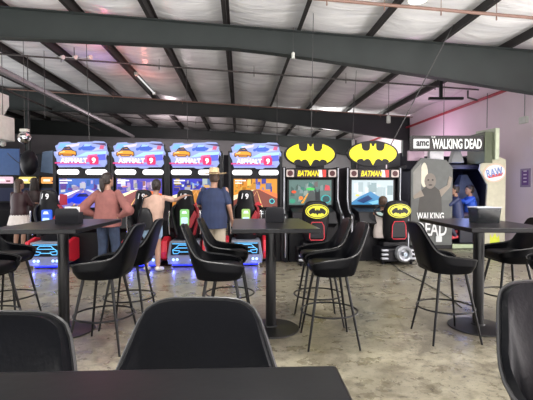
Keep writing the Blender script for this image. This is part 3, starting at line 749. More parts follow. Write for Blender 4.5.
def bat_cabinet(x, y, seat_dx, seat_y, th, label):
    t = empty('bat_cabinet', (x, y, 0), BR)
    MB().prismx([(-.45, 0), (.5, 0), (.5, 1.86), (.02, 1.9), (.02, 1.0), (-.45, .82)], -.5, .5).build('body', M['cab'], t, bevel=.01)
    for s_ in (-1, 1):
        mb = MB(); mb.prismx([(-.5, .0), (.5, .0), (.5, 1.92), (-.12, 1.92), (-.1, 1.2), (-.28, 1.0), (-.5, .95)], s_*.56 - .035, s_*.56 + .035)
        mb.build('side_panel', M['cab2'], t, bevel=.01)
        MB().tube([(s_*.565, -.13, 1.9), (s_*.565, -.12, 1.25), (s_*.58, -.26, 1.05), (s_*.58, -.52, .9), (s_*.58, -.52, .1)], .014).build('edge_trim', M['silver'], t, smooth=True)
    # bat sign
    g = empty('oval_sign', (0, -.02, 2.19 + .02 * th)); g.parent = t
    MB().prism(ell(0, 0, .555, .275, 48), -.02, .05).build('backing', M['cab'], g, bevel=.006)
    MB().prism(bat_big(.54, .262), -.034, -.021).build('bat_emblem', G(250, 238, 20, 1.0), g)['label'] = 'bright yellow bat shape'
    MB().box((-.3, .02, -.35), (.3, .1, 0)).build('bracket', M['cab'], g)
    # header with lettering and speakers
    MB().box((-.56, -.14, 1.69), (.56, .02, 1.88)).build('header', M['cab'], t, bevel=.012)
    hp = MB(); hp.prism([(-.3,1.7),(.3,1.7),(.32,1.86),(-.32,1.86)], -.144, -.141, G(60, 35, 45)); hp.prism([(.16,1.71),(.24,1.71),(.22,1.86),(.14,1.86)], -.146, -.144, G(230,220,225)); hp.prism([(.25,1.71),(.31,1.71),(.31,1.86),(.23,1.86)], -.146, -.144, G(220,60,50))
    hp.build('header_print', None, t)
    lt = MB(); text(lt, 'BATMAN', -.06, -.152, 1.785, .46, .12, G(248, 225, 30, 1.0), shear=.25, off=.03); lt.build('title_lettering', None, t)['label'] = 'yellow slanted title lettering'
    for s_ in (-1, 1):
        sp_ = empty('speaker', (s_*.44, -.145, 1.785)); sp_.parent = t
        MB().prism(rrect(-.08, .08, -.075, .075, .02), -.012, 0).build('frame', S(190, 175, 170), sp_)
        MB().prism(ell(0, 0, .058, .058, 20), -.018, -.012).build('cone', S(70, 25, 30), sp_)
    # screen
    MB().box((-.5, -.03, 1.1), (.5, .03, 1.68)).build('bezel', M['cab'], t, bevel=.008)
    s = MB(); n = [0]; z0, z1, hw = 1.13, 1.65, .45
    def sp(poly, c): n[0] += 1; s.prism(poly, -.032 - .001*n[0], -.031, c)
    rnd = random.Random(40 + th)
    if th == 0:
        sp([(-hw,z0),(hw,z0),(hw,z1),(-hw,z1)], G(95, 125, 120, .8))
        for i in range(26):
            x_ = rnd.uniform(-hw, hw-.12); w_ = rnd.uniform(.04,.12); zz = rnd.uniform(z0+.05, z1-.14); c_ = rnd.choice(((70,95,90),(130,150,150),(60,120,110),(110,100,100),(150,165,160)))
            sp([(x_,zz),(x_+w_,zz),(x_+w_*.9,zz+rnd.uniform(.05,.14)),(x_+.01,zz+.1)], G(*c_, .8))
        sp([(-.12,z0),(.3,z0),(.05,z0+.3),(-.02,z0+.3)], G(75, 80, 80)); sp([(-.2,z0+.03),(-.15,z0+.03),(-.04,z0+.24),(-.06,z0+.24)], G(235, 160, 60))
        sp(ell(-.35, z0+.27, .05, .03), G(230, 80, 40)); sp(ell(-.2, z0+.14, .045, .04), G(240, 130, 60)); sp(ell(0, z0+.33, .09, .03), G(70, 200, 90)); sp(ell(-.38, z0+.08, .06, .05), G(60,150,120))
        sp(ell(.33, z0+.12, .1, .09, 20), G(50, 170, 170)); sp(ell(.33, z0+.12, .08, .07, 20), G(40, 70, 75)); sp([(.3,z0+.3),(.42,z0+.3),(.4,z0+.4),(.32,z0+.42)], G(200, 70, 80))
        sp([(.1,z0),(.2,z0),(.2,z0+.26),(.19,z0+.33),(.17,z0+.27),(.13,z0+.27),(.11,z0+.33),(.1,z0+.26)], G(25, 30, 35))
    else:
        sp([(-hw,z0),(hw,z0),(hw,z1),(-hw,z1)], G(195, 212, 218, .9))
        for i in range(16):
            x_ = rnd.uniform(-hw, hw-.12); w_ = rnd.uniform(.04,.12); zz = rnd.uniform(z0+.15, z1-.2); c_ = rnd.choice(((165,185,190),(210,225,230),(140,165,170),(225,235,238)))
            sp([(x_,zz),(x_+w_,zz),(x_+w_,zz+.2),(x_,zz+.2)], G(*c_, .9))
        sp([(-hw,z0+.05),(-.3,z0+.16),(-.05,z0+.28),(.12,z0+.18),(.3,z0+.1),(.4,z0),(-hw,z0)], G(55, 130, 180)); sp([(-.35,z0+.08),(-.1,z0+.2),(.0,z0+.12),(-.2,z0+.03)], G(25, 60, 110))
        sp([(-.1,z0+.05),(.12,z0+.1),(.2,z0+.04),(0,z0)], G(120, 190, 220)); sp(ell(-.33, z0+.2, .04, .02), G(230, 220, 90))
    s.build('screen', None, t)
    # dash, wheel
    MB().prismx([(-.62, .78), (-.4, .66), (0, .66), (0, 1.08), (-.5, 1.0)], -.44, .44).build('dashboard', M['cab2'], t, bevel=.015)
    T = RT(0, -.66, 1.02, R(65), 0, 0)
    w1 = MB().tube([(.17*math.cos(PI*i/20 + PI*.95*0), .12*math.sin(2*PI*i/40), 0) for i in range(40)], .018, closed=True, T=T); w1.tube([(-.16,0,0),(.16,0,0)], .014, T=T); w1.tube([(0,0,0),(0,0,-.18)], .03, T=T)
    w1.build('steering_wheel', M['cab'], t, smooth=True)
    b = MB(); b.prism(rrect(-.1, .1, .93, 1.0, .02), -.64, -.60, G(200, 225, 220, .7)); b.build('start_button_panel', None, t)
    # seat
    q = empty('seat_unit', (seat_dx, seat_y, 0)); q.parent = t; q.scale = (.93, .93, .93)
    ring = lambda hw_, y0, z, d: [(-hw_, y0 + .05, z), (-hw_*.7, y0 - d*.7, z), (0, y0 - d, z), (hw_*.7, y0 - d*.7, z), (hw_, y0 + .05, z), (hw_*.9, y0 + .14, z), (0, y0 + .08, z), (-hw_*.9, y0 + .14, z)]
    mb = MB(); mb.loft([ring(.23, .0, .42, .08), ring(.28, -.03, .62, .1), ring(.29, -.06, .85, .1), ring(.30, -.1, 1.05, .1), ring(.28, -.12, 1.2, .09), ring(.23, -.14, 1.3, .07), ring(.12, -.14, 1.335, .05)])
    mb.build('seat_back', M['cab'], q, smooth=True, sub=1)
    g2 = MB(); g2.prism(ell(0, 1.12, .235, .145, 36), -.232, -.17, G(240, 232, 60, .85)); g2.prism(ell(0, 1.12, .222, .132, 36), -.234, -.232, S(20,20,20)); g2.prism(ell(0, 1.12, .208, .118, 36), -.236, -.234, G(240, 232, 60, .85))
    g2.prism([(a_*1.0, 1.12 + b_) for a_, b_ in bat_small(.215, .125)], -.239, -.236, S(12, 12, 12)); g2.build('seat_emblem', None, q)['label'] = 'yellow oval with a black bat'
    mb = MB(); mb.tube([(x_, -.20, z_) for x_, z_ in [(-.1,.9),(.1,.9),(.14,.82),(.15,.58),(.12,.54),(-.12,.54),(-.15,.58),(-.14,.82)]], .008, closed=True, n=6); mb.build('red_outline', M['red'], q, smooth=True)
    mb = MB(); mb.prism([(-.1,.88),(.1,.88),(.13,.8),(.135,.58),(-.135,.58),(-.13,.8)], -.195, -.1); mb.build('back_pad', M['cab2'], q)
    MB().box((-.26, 0, .34), (.26, .5, .46)).build('seat_cushion', M['cab'], q, bevel=.03, seg=3)
    # sled with exhaust pod
    mb = MB(); mb.box((-.36, -.18, .06), (.36, .8, .34)); mb.build('sled', M['cab2'], q, bevel=.03)
    Tp = RT(.08, -.2, .24, R(90), 0, 0)
    mb = MB(); mb.lathe([(.15, -.1), (.17, .0), (.165, .1), (.13, .14), (.10, .12), (.1, .05), (.05, .05), (.045, .13), (.02, .15)], n=28, T=Tp); mb.build('exhaust_pod', M['silver'], q, smooth=True)
    MB().prism(ell(.08, .24, .035, .035, 14), -.35, -.34).build('pod_light', G(200, 215, 230, .9), q)
    for s_ in (-1, 1):
        mb = MB()
        for k in range(3): mb.box((s_*.3 - .07, -.24, .12 + k*.085), (s_*.3 + .07, -.16, .16 + k*.085))
        mb.build('side_fin', M['silver'], q, bevel=.01)
        MB().tube([(s_*.3, -.1, 0), (s_*.3, -.1, .08)], .03).build('caster_foot', M['cab'], q)
    return tag(t, label, 'arcade machine', 'arcade cabinets with yellow bat signs')
x, y = place(310, 8.45); bat_cabinet(x, y, -.04, -.8, 0, 'arcade cabinet under a yellow bat sign with a teal screen, left of the two')
x, y = place(372, 8.55); bat_cabinet(x, y, .22, -.75, 1, 'arcade cabinet under the right yellow bat sign, a person in its seat')

# ------------------------------------------------------------------ zombie shooting booth
def booth():
    x, y = place(455, 9.7); s = 9.7 / F
    t = empty('shooting_booth', (x, y + .3, 0), 0)
    def X(px): return (px - 455) * s
    def Z(py): return EYE + (HZ - py) * s
    # rear shell
    mb = MB(); mb.box((X(411), .5, 0), (X(411) + .05, 1.6, Z(150))); mb.box((X(411), 1.55, 0), (X(503), 1.65, Z(150))); mb.box((X(500), .3, 0), (X(503), 1.6, Z(150))); mb.box((X(411), 0.05, Z(168)), (X(500), 1.6, Z(164)))
    mb.build('shell', S(22, 20, 40), t)
    MB().box((X(412), -.25, 0), (X(502), 1.6, .12)).build('platform', M['cab2'], t, bevel=.01)
    # left art panel, with figures only suggested
    left = [(X(411), .1), (X(452.5), .1), (X(452.5), Z(168)), (X(446), Z(160)), (X(421), Z(158)), (X(411), Z(170))]
    a = MB(); a.prism(left, -.3, -.24, S(94, 97, 95)); a.build('art_panel', None, t, bevel=.004)
    a = MB(); n = [0]
    def pp(poly, c): n[0] += 1; a.prism(poly, -.302 - .001*n[0], -.3, c)
    pp([(X(412),Z(200)),(X(452),Z(200)),(X(452),Z(235)),(X(412),Z(240))], S(88, 90, 88)); pp(ell(X(424), Z(175), .09, .3, 16), S(215, 210, 190)); pp([(X(413),Z(172)),(X(421),Z(163)),(X(421),Z(190)),(X(413),Z(198))], S(135,135,130))
    pp([(X(418),Z(212)),(X(420),Z(192)),(X(426),Z(186)),(X(434),Z(186)),(X(441),Z(192)),(X(442),Z(212))], S(62, 60, 56)); pp(ell(X(430), Z(181), .14, .19, 18), S(120, 112, 104)); pp(ell(X(428), Z(180), .025, .02, 8), S(40,38,36)); pp(ell(X(432.4), Z(180), .025, .02, 8), S(40,38,36)); pp(ell(X(430.2), Z(185), .05, .018, 10), S(45,40,38))
    pp([(X(421),Z(190)),(X(413),Z(196)),(X(414),Z(199)),(X(424),Z(196))], S(140,130,118)); pp([(X(439),Z(190)),(X(449),Z(184)),(X(450),Z(187)),(X(441),Z(197))], S(140,130,118)); pp([(X(447),Z(184)),(X(449),Z(176)),(X(452),Z(178)),(X(450),Z(187))], S(140,130,118))
    a.build('panel_print', None, t)
    lt = MB(); text(lt, 'WALKING', X(430), -.33, Z(216), X(443) - X(416), .17, S(235, 238, 238), off=.02); text(lt, 'DEAD', X(431.5), -.33, Z(229), X(447)-X(417), .33, S(225, 228, 228), off=.02); lt.prism(rrect(X(436), X(442), Z(242), Z(236), .02), -.322, -.31, S(215,220,220))
    lt.build('panel_lettering', None, t)['label'] = 'large white title lettering'
    # top sign
    g = empty('title_sign', (0, -.35, Z(148))); g.parent = t
    MB().box((X(411), 0, -.07), (X(482), .18, .29)).build('sign_box', S(52, 50, 50), g, bevel=.01)
    MB().prism(rrect(X(412), X(428), -.02, .21, .02), -.012, -.001).build('white_plate', G(235, 235, 235, .8), g)
    lt = MB(); text(lt, 'amc', X(421), -.02, .095, .30, .12, S(25,25,28), off=.03); lt.build('plate_lettering', None, g)
    lt = MB(); text(lt, 'THE', X(431.5), -.02, .25, .1, .045, G(240,240,235,.9), off=.01); text(lt, 'WALKING DEAD', X(455), -.02, .09, X(480)-X(431), .24, G(250, 250, 245, 1.1), off=.025); lt.build('title_lettering', None, g)
    # side return of the sign
    MB().prismx([(-.35, Z(163)), (.5, Z(163)), (.5, Z(132)), (-.35, Z(132))], X(483), X(491)).build('sign_return', S(84, 92, 72), t, bevel=.01)
    MB().prismx([(-.42, Z(160)), (.5, Z(160)), (.5, Z(127)), (-.42, Z(129))], X(492), X(496)).build('sign_fin', S(190, 200, 175), t, bevel=.01)
    MB().tube([(X(501), .2, Z(150)), (X(501), .2, Z(138))], .07).build('vent_stub', M['cab'], t)
    mb = MB(); mb.box((X(411), -.1, Z(160)), (X(427), .0, Z(150))); mb.build('lilac_cover', S(190, 160, 180), t)
    mb = MB(); mb.box((X(432), -.15, Z(166)), (X(446), .0, Z(150))); mb.build('white_cover', S(215, 215, 220), t)
    mb = MB(); mb.prism([(X(455), Z(162)), (X(458), Z(150)), (X(464), Z(150)), (X(468), Z(162))], -.1, .1); mb.build('grey_hood', S(120, 122, 124), t)
    # right side panel
    right = [(X(484), .1), (X(505), .1), (X(505), Z(160)), (X(498), Z(157)), (X(480), Z(164)), (X(479), Z(170)), (X(487), Z(185))]
    MB().prism(right, -.32, -.26, S(186, 182, 160)).build('side_panel', None, t, bevel=.004)
    a = MB(); Tm = RT(X(493.5), -.33, Z(173), 0, R(-12), 0)
    a.prism(ell(0, 0, .27, .22, 28), -.004, .008, S(235, 190, 170), Tm); a.prism(ell(0, 0, .245, .19, 28), -.008, -.004, S(228, 228, 232), Tm); a.prism([(-.2, -.03), (.2, -.03), (.16, -.1), (-.16, -.1)], -.01, -.008, S(200,80,80), Tm)
    text(a, 'RAW', 0, -.014, .02, .40, .19, S(120, 140, 190), Tm, off=.03); a.build('round_logo', None, t)
    # inside: lit blue edge, grey hood of the gun mount, bench
    MB().box((X(455), 1.3, Z(172)), (X(482), 1.34, Z(169))).build('lit_edge', G(110, 130, 210, 1.0), t)
    mb = MB(); mb.loft([[(X(487)+sx*w_, .9+sy*w_, z_) for sx, sy in ((-1,-1),(1,-1),(1,1),(-1,1))] for w_, z_ in ((.3, .12), (.3, 1.2), (.24, 1.45), (.08, 1.85))]); mb.build('screen_hood', S(105, 112, 130), t, bevel=.01)
    MB().box((X(464), -.1, .12), (X(478), .4, .70)).build('bench_base', S(28, 30, 44), t, bevel=.02)
    MB().box((X(463), -.13, .70), (X(479), .43, .79)).build('bench_seat', M['cab'], t, bevel=.03, seg=3)
    MB().box((X(453.5), -.28, .02), (X(476), -.255, .12)).build('kick_panel', S(170, 185, 150), t)
    mb = MB(); mb.prism([(X(490), .1), (X(500), .1), (X(499), Z(235)), (X(497), Z(238)), (X(495), Z(233)), (X(492), Z(238)), (X(490), Z(234))], -.33, -.322, S(205, 215, 60)); mb.build('yellow_print', None, t)
    point('booth_blue_light', (x + X(470), y + .2, Z(172)), 9, (.3, .4, 1), .1)
    return tag(t, 'shooting game booth with grey art panel and white title sign by the lilac wall', 'arcade machine'), X, Z
bt, BX, BZ = booth()

# ------------------------------------------------------------------ darker machines far left
def far_cabinet(px, Y, col, label, seat=True):
    x, y = place(px, Y); t = empty('video_cabinet', (x, y, 0), R(6))
    MB().prismx([(-.4, 0), (.45, 0), (.45, 1.8), (-.05, 1.85), (-.05, 1.1), (-.4, .9)], -.29, .29).build('body', M['cab'], t, bevel=.01)
    MB().prism(rrect(-.22, .22, 1.62, 1.8, .03), -.09, -.05).build('marquee', G(*col, 1.1), t)
    mb = MB(); mb.box((-.16, -.096, 1.68), (.02, -.091, 1.74), G(255, 235, 220, 1.2)); mb.box((.06, -.096, 1.66), (.16, -.091, 1.7), G(120, 60, 60)); mb.build('marquee_print', None, t)
    MB().box((-.24, -.07, 1.14), (.24, -.04, 1.5)).build('screen', G(28, 34, 60, .8), t)
    tag(t, label, 'arcade machine', 'dim arcade cabinets at the far left')
    if not seat: return t
    q = empty('seat_unit', (-.1, -1.0, 0)); q.parent = t
    ring = lambda hw_, y0, z: [(-hw_, y0, z), (0, y0 - .08, z), (hw_, y0, z), (hw_, y0 + .1, z), (-hw_, y0 + .1, z)]
    MB().loft([ring(.22, 0, .4), ring(.26, -.05, .8), ring(.2, -.1, 1.15), ring(.15, -.12, 1.35), ring(.1, -.12, 1.4)]).build('seat_back', M['cab'], q, smooth=True, bevel=.02)
    mb = MB(); mb.prism([(-.14, .95), (-.05, .9), (.17, 1.15), (.12, 1.22), (-.06, 1.28), (-.14, 1.15)], -.19, -.14, S(190, 60, 65)); mb.prism([(-.07,1.0),(.0,1.0),(.08,1.15),(-.05,1.2)], -.192, -.19, S(225,215,215)); mb.build('seat_badge', None, q)
    MB().box((-.28, -.1, .05), (.28, .7, .38)).build('sled', M['cab2'], q, bevel=.03)
    return tag(t, label, 'arcade machine', 'dim arcade cabinets at the far left')
far_cabinet(6, 10.9, (225, 190, 205), 'dim arcade cabinet with a pinkish lit header at the left edge')
far_cabinet(29, 11.1, (235, 215, 120), 'dim arcade cabinet with a yellow lit header behind the person in dark brown', False)
far_cabinet(51, 11.3, (240, 165, 90), 'dim arcade cabinet with an orange lit header beside the racing row', False)
# blue canopy boards and dark dome
p = at(10, 172, 12.4); mb = MB(); mb.box((-.75, 0, -.55), (.3, .05, .72)); tag(mb.build('blue_board', S(60, 95, 150), loc=p), 'flat blue board on the dark wall at the left edge', 'board')
mb = MB(); p0 = at(41, 170, 12); mb.prism([(at(43,152,12).x, at(43,152,12).z), (at(57,150,12).x, at(57,150,12).z), (at(63,175,12).x, at(63,175,12).z), (at(41,172,12).x, at(41,172,12).z)], 12.0, 12.05)
tag(mb.build('canopy_board', S(105, 130, 160)), 'slanting grey blue panel behind the leftmost racing cabinet', 'board')
p = at(29.5, 163, 11.8); f = empty('dome_speaker', p)
MB().ball((0, 0, 0), (.24, .22, .38), None, 24, 14).build('shell', M['cab2'], f, smooth=True); MB().tube([(0, 0, .3), (0, 0, 3.15)], .012).build('hanger', M['wire'], f)
tag(f, 'large dark dome hanging above the yellow lit header', 'dome')
cable(at(8, 153, 11.5), at(40, 168, 12), .01, 'dark cable drooping across the far left wall', sag=.15)

# ------------------------------------------------------------------ people
def ellring(c, rx, ry, n=16, tilt=None, az=0):
    out = []
    for k in range(n):
        a = 2*PI*k/n; p = Vector((rx*math.cos(a), ry*math.sin(a), 0))
        if tilt: p = tilt @ p
        out.append(Vector(c) + p)
    return out
def capsule(mb, pts, rs, n=12):
    P = [Vector(p) for p in pts]; P2 = []; R2 = []
    for i in range(len(P) - 1):
        for k in range(4):
            t = k / 4; P2.append(P[i].lerp(P[i+1], t)); R2.append(rs[i] + (rs[i+1]-rs[i])*t)
    P2.append(P[-1]); R2.append(rs[-1])
    mb.tube(P2, R2, n=n)
    mb.ball(P2[0], R2[0], None, n, 8); mb.ball(P2[-1], R2[-1], None, n, 8)
    for i in range(1, len(P) - 1): mb.ball(P[i], rs[i], None, n, 8)
def hand(mb, wrist, d, up, s=1, side=1, curl=.35):
    """palm and five bent fingers; d: direction of the fingers, up: back of the hand"""
    d = Vector(d).normalized(); up = Vector(up); up = (up - d*up.dot(d)).normalized(); sd = d.cross(up) * side
    w_ = Vector(wrist); k = w_ + d*.085*s
    mb.loft([[w_ + d*a*s + sd*b*h*s + up*c_*g*s for b, c_ in ((-1,-.6),(-.5,-1),(.5,-1),(1,-.6),(1,.6),(.5,1),(-.5,1),(-1,.6))] for a, h, g in ((-.01,.024,.017),(.03,.034,.016),(.07,.04,.014),(.09,.038,.011))])
    for i, L in enumerate((.075, .083, .077, .06)):
        b = k + sd*(.030 - .02*i)*s; f1 = b + (d - up*curl*.5)*L*.5*s; f2 = f1 + (d - up*curl*1.6).normalized()*L*.5*s
        capsule(mb, [b - d*.01*s, f1, f2], [.0098*s, .009*s, .0075*s], 8)
    b = w_ + d*.03*s + sd*.03*s; f1 = b + (sd*.8 + d*.7)*.035*s; f2 = f1 + (d + sd*.2 - up*.3).normalized()*.035*s
    capsule(mb, [b - sd*.01*s, f1, f2], [.013*s, .011*s, .009*s], 8)
def remesh(mb, name, m, parent, vox, smooth=3):
    o = mb.build('tmp', m); md = o.modifiers.new('r', 'REMESH'); md.mode = 'VOXEL'; md.voxel_size = vox
    sm = o.modifiers.new('s', 'SMOOTH'); sm.iterations = smooth; sm.factor = .5
    dg = bpy.context.evaluated_depsgraph_get(); dg.update()
    me = bpy.data.meshes.new_from_object(o.evaluated_get(dg)); bpy.data.objects.remove(o)
    me.name = name; me.materials.clear(); me.materials.append(m)
    me.polygons.foreach_set('use_smooth', [True]*len(me.polygons))
    q = bpy.data.objects.new(name, me); C.objects.link(q); q.parent = parent; return q
def person(loc, rz, label, J, k=1.0, shirt=None, sleeve=1.0, pants=None, pant_end=1.0, skirt=None, hair=None, hair_len=0, build=1.0, shoes=None, hat=False, head_rot=0, skinm=None, group=None, long_hair=None, name='person', untuck=0, loose=1.0, child=False):
    """J: joints in metres before scaling by k; +Y is the way the person faces"""
    t = empty(name, loc, rz); sk = skinm or M['skin']
    V_ = {a: Vector(b) * k for a, b in J.items()}
    b_ = k * build
    pel, che, nek, hd = V_['pelvis'], V_['chest'], V_['neck'], V_['head']
    sx = V_['shR'] - V_['shL']; side = sx.normalized(); spine = (nek - pel).normalized(); fwd = spine.cross(side).normalized() * 1
    fwd = side.cross(spine) * -1
    if fwd.length < .1: fwd = Vector((0, 1, 0))
    fwd.normalize()
    Tt = Matrix((side, fwd, spine)).transposed()
    sh_w = sx.length / 2
    hip = (V_['hipR'] - V_['hipL']).length / 2
    mid = (pel + che) / 2
    def torso(mb, off, low=0.0, hem=0):
        sec = [(pel - spine*(.06*k + low), (hip + .065*b_), .105*b_), (pel + spine*.03*k, hip + .07*b_, .11*b_), (mid, hip + .055*b_, .1*b_), (che, sh_w*.86 + .02*b_, .115*b_), (che + spine*.10*k, sh_w*.96, .108*b_), (che + (nek - che)*.66, sh_w*.84, .085*b_), (che + (nek - che)*.86, sh_w*.5, .068*b_), (nek - spine*.01*k, .062*b_, .058*b_)]
        ex = (hem*2.2, hem*2.4, hem*2.2, hem*.9, 0, 0, 0, 0)
        mb.loft([ellring(c_, rx + off + e_, ry + off + e_, 20, Tt) for (c_, rx, ry), e_ in zip(sec, ex)])
    body = MB(); torso(body, 0)
    capsule(body, [nek - spine*.05*k, nek + (hd - nek)*.5], [.052*b_, .05*b_])
    hs = k ** .55 if child else k
    # head
    H = empty('tmp', (0,0,0)); bpy.data.objects.remove(H)
    HR = Matrix.Rotation(head_rot, 3, 'Z')
    def hp(x, y, z): return hd + HR @ Vector((x, y, z)) * hs
    ringsH = []
    for z, rx, ry, dy in ((-.115,.03,.035,.045),(-.10,.05,.06,.03),(-.06,.065,.085,.012),(-.02,.073,.095,.002),(.03,.077,.1,-.004),(.07,.072,.093,-.008),(.1,.052,.07,-.01),(.118,.02,.03,-.01)):
        ringsH.append([hp(rx*math.cos(2*PI*i/18), dy + ry*math.sin(2*PI*i/18), z) for i in range(18)])
    body.loft(ringsH)
    body.loft([[hp(a_*w_, .088 + d_, z_) for a_, d_ in ((-1,0),(0,e_),(1,0),(0,-.02))] for w_, e_, z_ in ((.008,.004,.012),(.014,.026,-.022),(.012,.016,-.034))])
    for s_ in (-1, 1): body.ball(hp(s_*.076, -.005, -.01), (.011*hs, .02*hs, .03*hs), None, 8, 6)
    for S_ in ('L', 'R'):
        a, e, h = V_['sh'+S_], V_['el'+S_], V_['ha'+S_]
        capsule(body, [a, e, h], [.046*b_, .037*b_, .025*b_])
        d = (h - e).normalized(); up = Vector(J.get('up'+S_, (0, 0, 1)))
        hand(body, h, Vector(J.get('hd'+S_, d)), up, hs if child else k, -1 if S_ == 'L' else 1)
        a, e, h, tt = V_['hip'+S_], V_['kn'+S_], V_['an'+S_], V_['to'+S_]
        capsule(body, [a, a.lerp(e, .3), e, e.lerp(h, .3), h], [.085*b_, .078*b_, .052*b_, .054*b_, .036*b_])
        capsule(body, [h + (h - tt)*.12 - Vector((0,0,.03*k)), (h + tt)/2 - Vector((0,0,.012*k)), tt], [.034*b_, .035*b_, .027*b_])
    remesh(body, 'body', sk, t, .0085)
    ey = MB()
    for s_ in (-1, 1): ey.ball(hp(s_*.03, .086, .012), (.012*hs, .008*hs, .007*hs), None, 8, 6)
    ey.build('eyes', M['eye'], t, smooth=True)
    mo = MB(); mo.ball(hp(0, .09, -.058), (.022*hs, .01*hs, .006*hs), None, 8, 6); mo.build('mouth', S(150, 70, 70), t, smooth=True)
    if hair:
        hb = MB(); rr = []
        for z, rx, ry, dy in ((-.075,.062,.06,-.04),(-.03,.08,.085,-.028),(.03,.087,.098,-.02),(.075,.083,.1,-.014),(.11,.06,.078,-.012),(.132,.025,.035,-.012)):
            rr.append([hp(rx*math.cos(2*PI*i/18), dy + ry*math.sin(2*PI*i/18), z) for i in range(18)])
        hb.loft(rr)
        if long_hair == 'tail':
            capsule(hb, [hp(0,-.09,.04), hp(0,-.13,-.01), hp(.005,-.125,-.12), hp(.005,-.11,-.21)], [.035*hs,.042*hs,.045*hs,.02*hs])
        elif long_hair == 'bun':
            hb.ball(hp(.01, -.09, -.0), .045*hs)
        elif long_hair == 'loose':
            hb.loft([[hp(a_*math.cos(2*PI*i/14), -.055 + c_*math.sin(2*PI*i/14), z_) for i in range(14)] for a_, c_, z_ in ((.085,.06,.03),(.1,.06,-.08),(.11,.055,-.18),(.08,.045,-.27),(.03,.02,-.31))])
        remesh(hb, 'hair', hair, t, .009, 2)
    if shirt:
        s = MB(); torso(s, .013*k, .03*k + untuck, .016*k*loose)
        for S_ in ('L', 'R'):
            a, e, h = V_['sh'+S_], V_['el'+S_], V_['ha'+S_]
            if sleeve <= 1: capsule(s, [a - side*(.012 if S_ == 'R' else -.012), a.lerp(e, sleeve)], [.05*b_, .056*b_])
            else: capsule(s, [a, e, e.lerp(h, sleeve - 1)], [.055*b_, .054*loose*b_, .042*b_])
        remesh(s, 'shirt', shirt, t, .011, 3)
    if pants:
        s = MB()
        s.loft([ellring(c_, rx, ry, 18, Tt) for c_, rx, ry in ((pel - spine*.1*k, hip + .082*b_, .115*b_), (pel, hip + .085*b_, .122*b_), (pel + spine*.06*k, hip + .075*b_, .112*b_))])
        for S_ in ('L', 'R'):
            a, e, h = V_['hip'+S_], V_['kn'+S_], V_['an'+S_]
            if pant_end <= 1: capsule(s, [a, a.lerp(e, pant_end)], [.1*b_, .085*b_ if pant_end > .6 else .098*b_])
            else: capsule(s, [a, e, e.lerp(h, pant_end - 1)], [.1*b_, .07*b_, .055*b_])
        remesh(s, 'trousers', pants, t, .011, 3)
    if skirt:
        s = MB(); n = 36
        s.loft([[c_ + Tt @ Vector(((rx + (.012 if i % 2 else 0)*fl)*math.cos(2*PI*i/n), (ry + (.012 if i % 2 else 0)*fl)*math.sin(2*PI*i/n), 0)) for i in range(n)] for c_, rx, ry, fl in ((pel + spine*.06*k, hip + .07*b_, .11*b_, 0), (pel - spine*.08*k, hip + .13*b_, .17*b_, 1), (pel - spine*.27*k, hip + .17*b_, .22*b_, 1.6))])
        s.build('skirt', skirt, t, smooth=True)
    if shoes:
        for S_ in ('L', 'R'):
            s = MB(); h, tt = V_['an'+S_], V_['to'+S_]
            capsule(s, [h + (h - tt)*.15 - Vector((0,0,.02*k)), (h + tt)/2 - Vector((0,0,.008*k)), tt], [.044*b_, .045*b_, .037*b_])
            remesh(s, 'shoe', shoes, t, .011, 2)
    if hat:
        hm = mat('straw', (.62, .47, .27), .8, var=.25, scale=60, bump=.6)
        hb = MB(); rr = []
        for r, z in ((.165,.0),(.222,.004),(.226,.012),(.19,.012),(.1,.008),(.096,.05),(.088,.1),(.07,.12),(.03,.112),(.005,.108)):
            rr.append([hp(r*.92*math.cos(2*PI*i/32), -.01 + r*1.05*math.sin(2*PI*i/32), .055 + z + (.02*abs(math.cos(2*PI*i/32))**2 if r > .12 else 0)) for i in range(32)])
        hb.loft(rr, caps=True); h_ = hb.build('straw_hat', hm, t, smooth=True)
        bb = MB(); bb.loft([[hp(.098*.93*math.cos(2*PI*i/32), -.01 + .098*1.06*math.sin(2*PI*i/32), .066 + z_) for i in range(32)] for z_ in (0, .022)], caps=False); bb.build('hat_band', S(90, 60, 35), h_)
    tag(t, label, 'person', group)
    return t
def stand(**kw):
    J = dict(pelvis=(0,0,.93), chest=(0,0,1.22), neck=(0,-.01,1.46), head=(0,.02,1.62), shL=(-.18,0,1.39), shR=(.18,0,1.39),
             elL=(-.23,-.01,1.12), elR=(.23,-.01,1.12), haL=(-.25,.05,.88), haR=(.25,.05,.88), hipL=(-.09,0,.90), hipR=(.09,0,.90),
             knL=(-.10,.02,.48), knR=(.10,.02,.48), anL=(-.11,-.02,.085), anR=(.11,-.02,.085), toL=(-.13,.15,.035), toR=(.13,.15,.035))
    J.update(kw); return J
PEACH = mat('peach_cotton', (.50, .33, .26), .8, var=.12, scale=9)
PINK = mat('dusty_rose_knit', (.25, .095, .085), .85, var=.15, scale=9, bump=.2)
NAVY = mat('navy_cotton', (.016, .027, .075), .8, var=.15, scale=9)
KHAKI = mat('khaki_cotton', (.36, .31, .24), .8, var=.1)
DENIM = mat('blue_denim', (.022, .035, .07), .8, var=.25, scale=14)
DENIML = mat('light_denim', (.25, .36, .5), .8, var=.25, scale=14)
x, y = place(107.5, 6.85)
person((x, y, 0), R(-4), 'person in a dusty pink sweater and jeans with hands on hips, dark ponytail', stand(elL=(-.40,-.12,1.12), haL=(-.22,.05,1.0), elR=(.42,-.1,1.10), haR=(.23,-.07,.985), hdL=(.7,.4,-.3), hdR=(-.8,-.1,-.3), upL=(-.3,-.9,.3), upR=(.1,-.95,.3), knR=(.13,.02,.48), anR=(.16,-.02,.085), toR=(.2,.14,.035)),
       k=.995, shirt=PINK, sleeve=1.85, pants=DENIM, pant_end=1.95, hair=M['hair'], long_hair='tail', shoes=S(60,60,66), build=1.1, head_rot=R(-25), untuck=.02, loose=1.5)
x, y = place(152, 7.0)
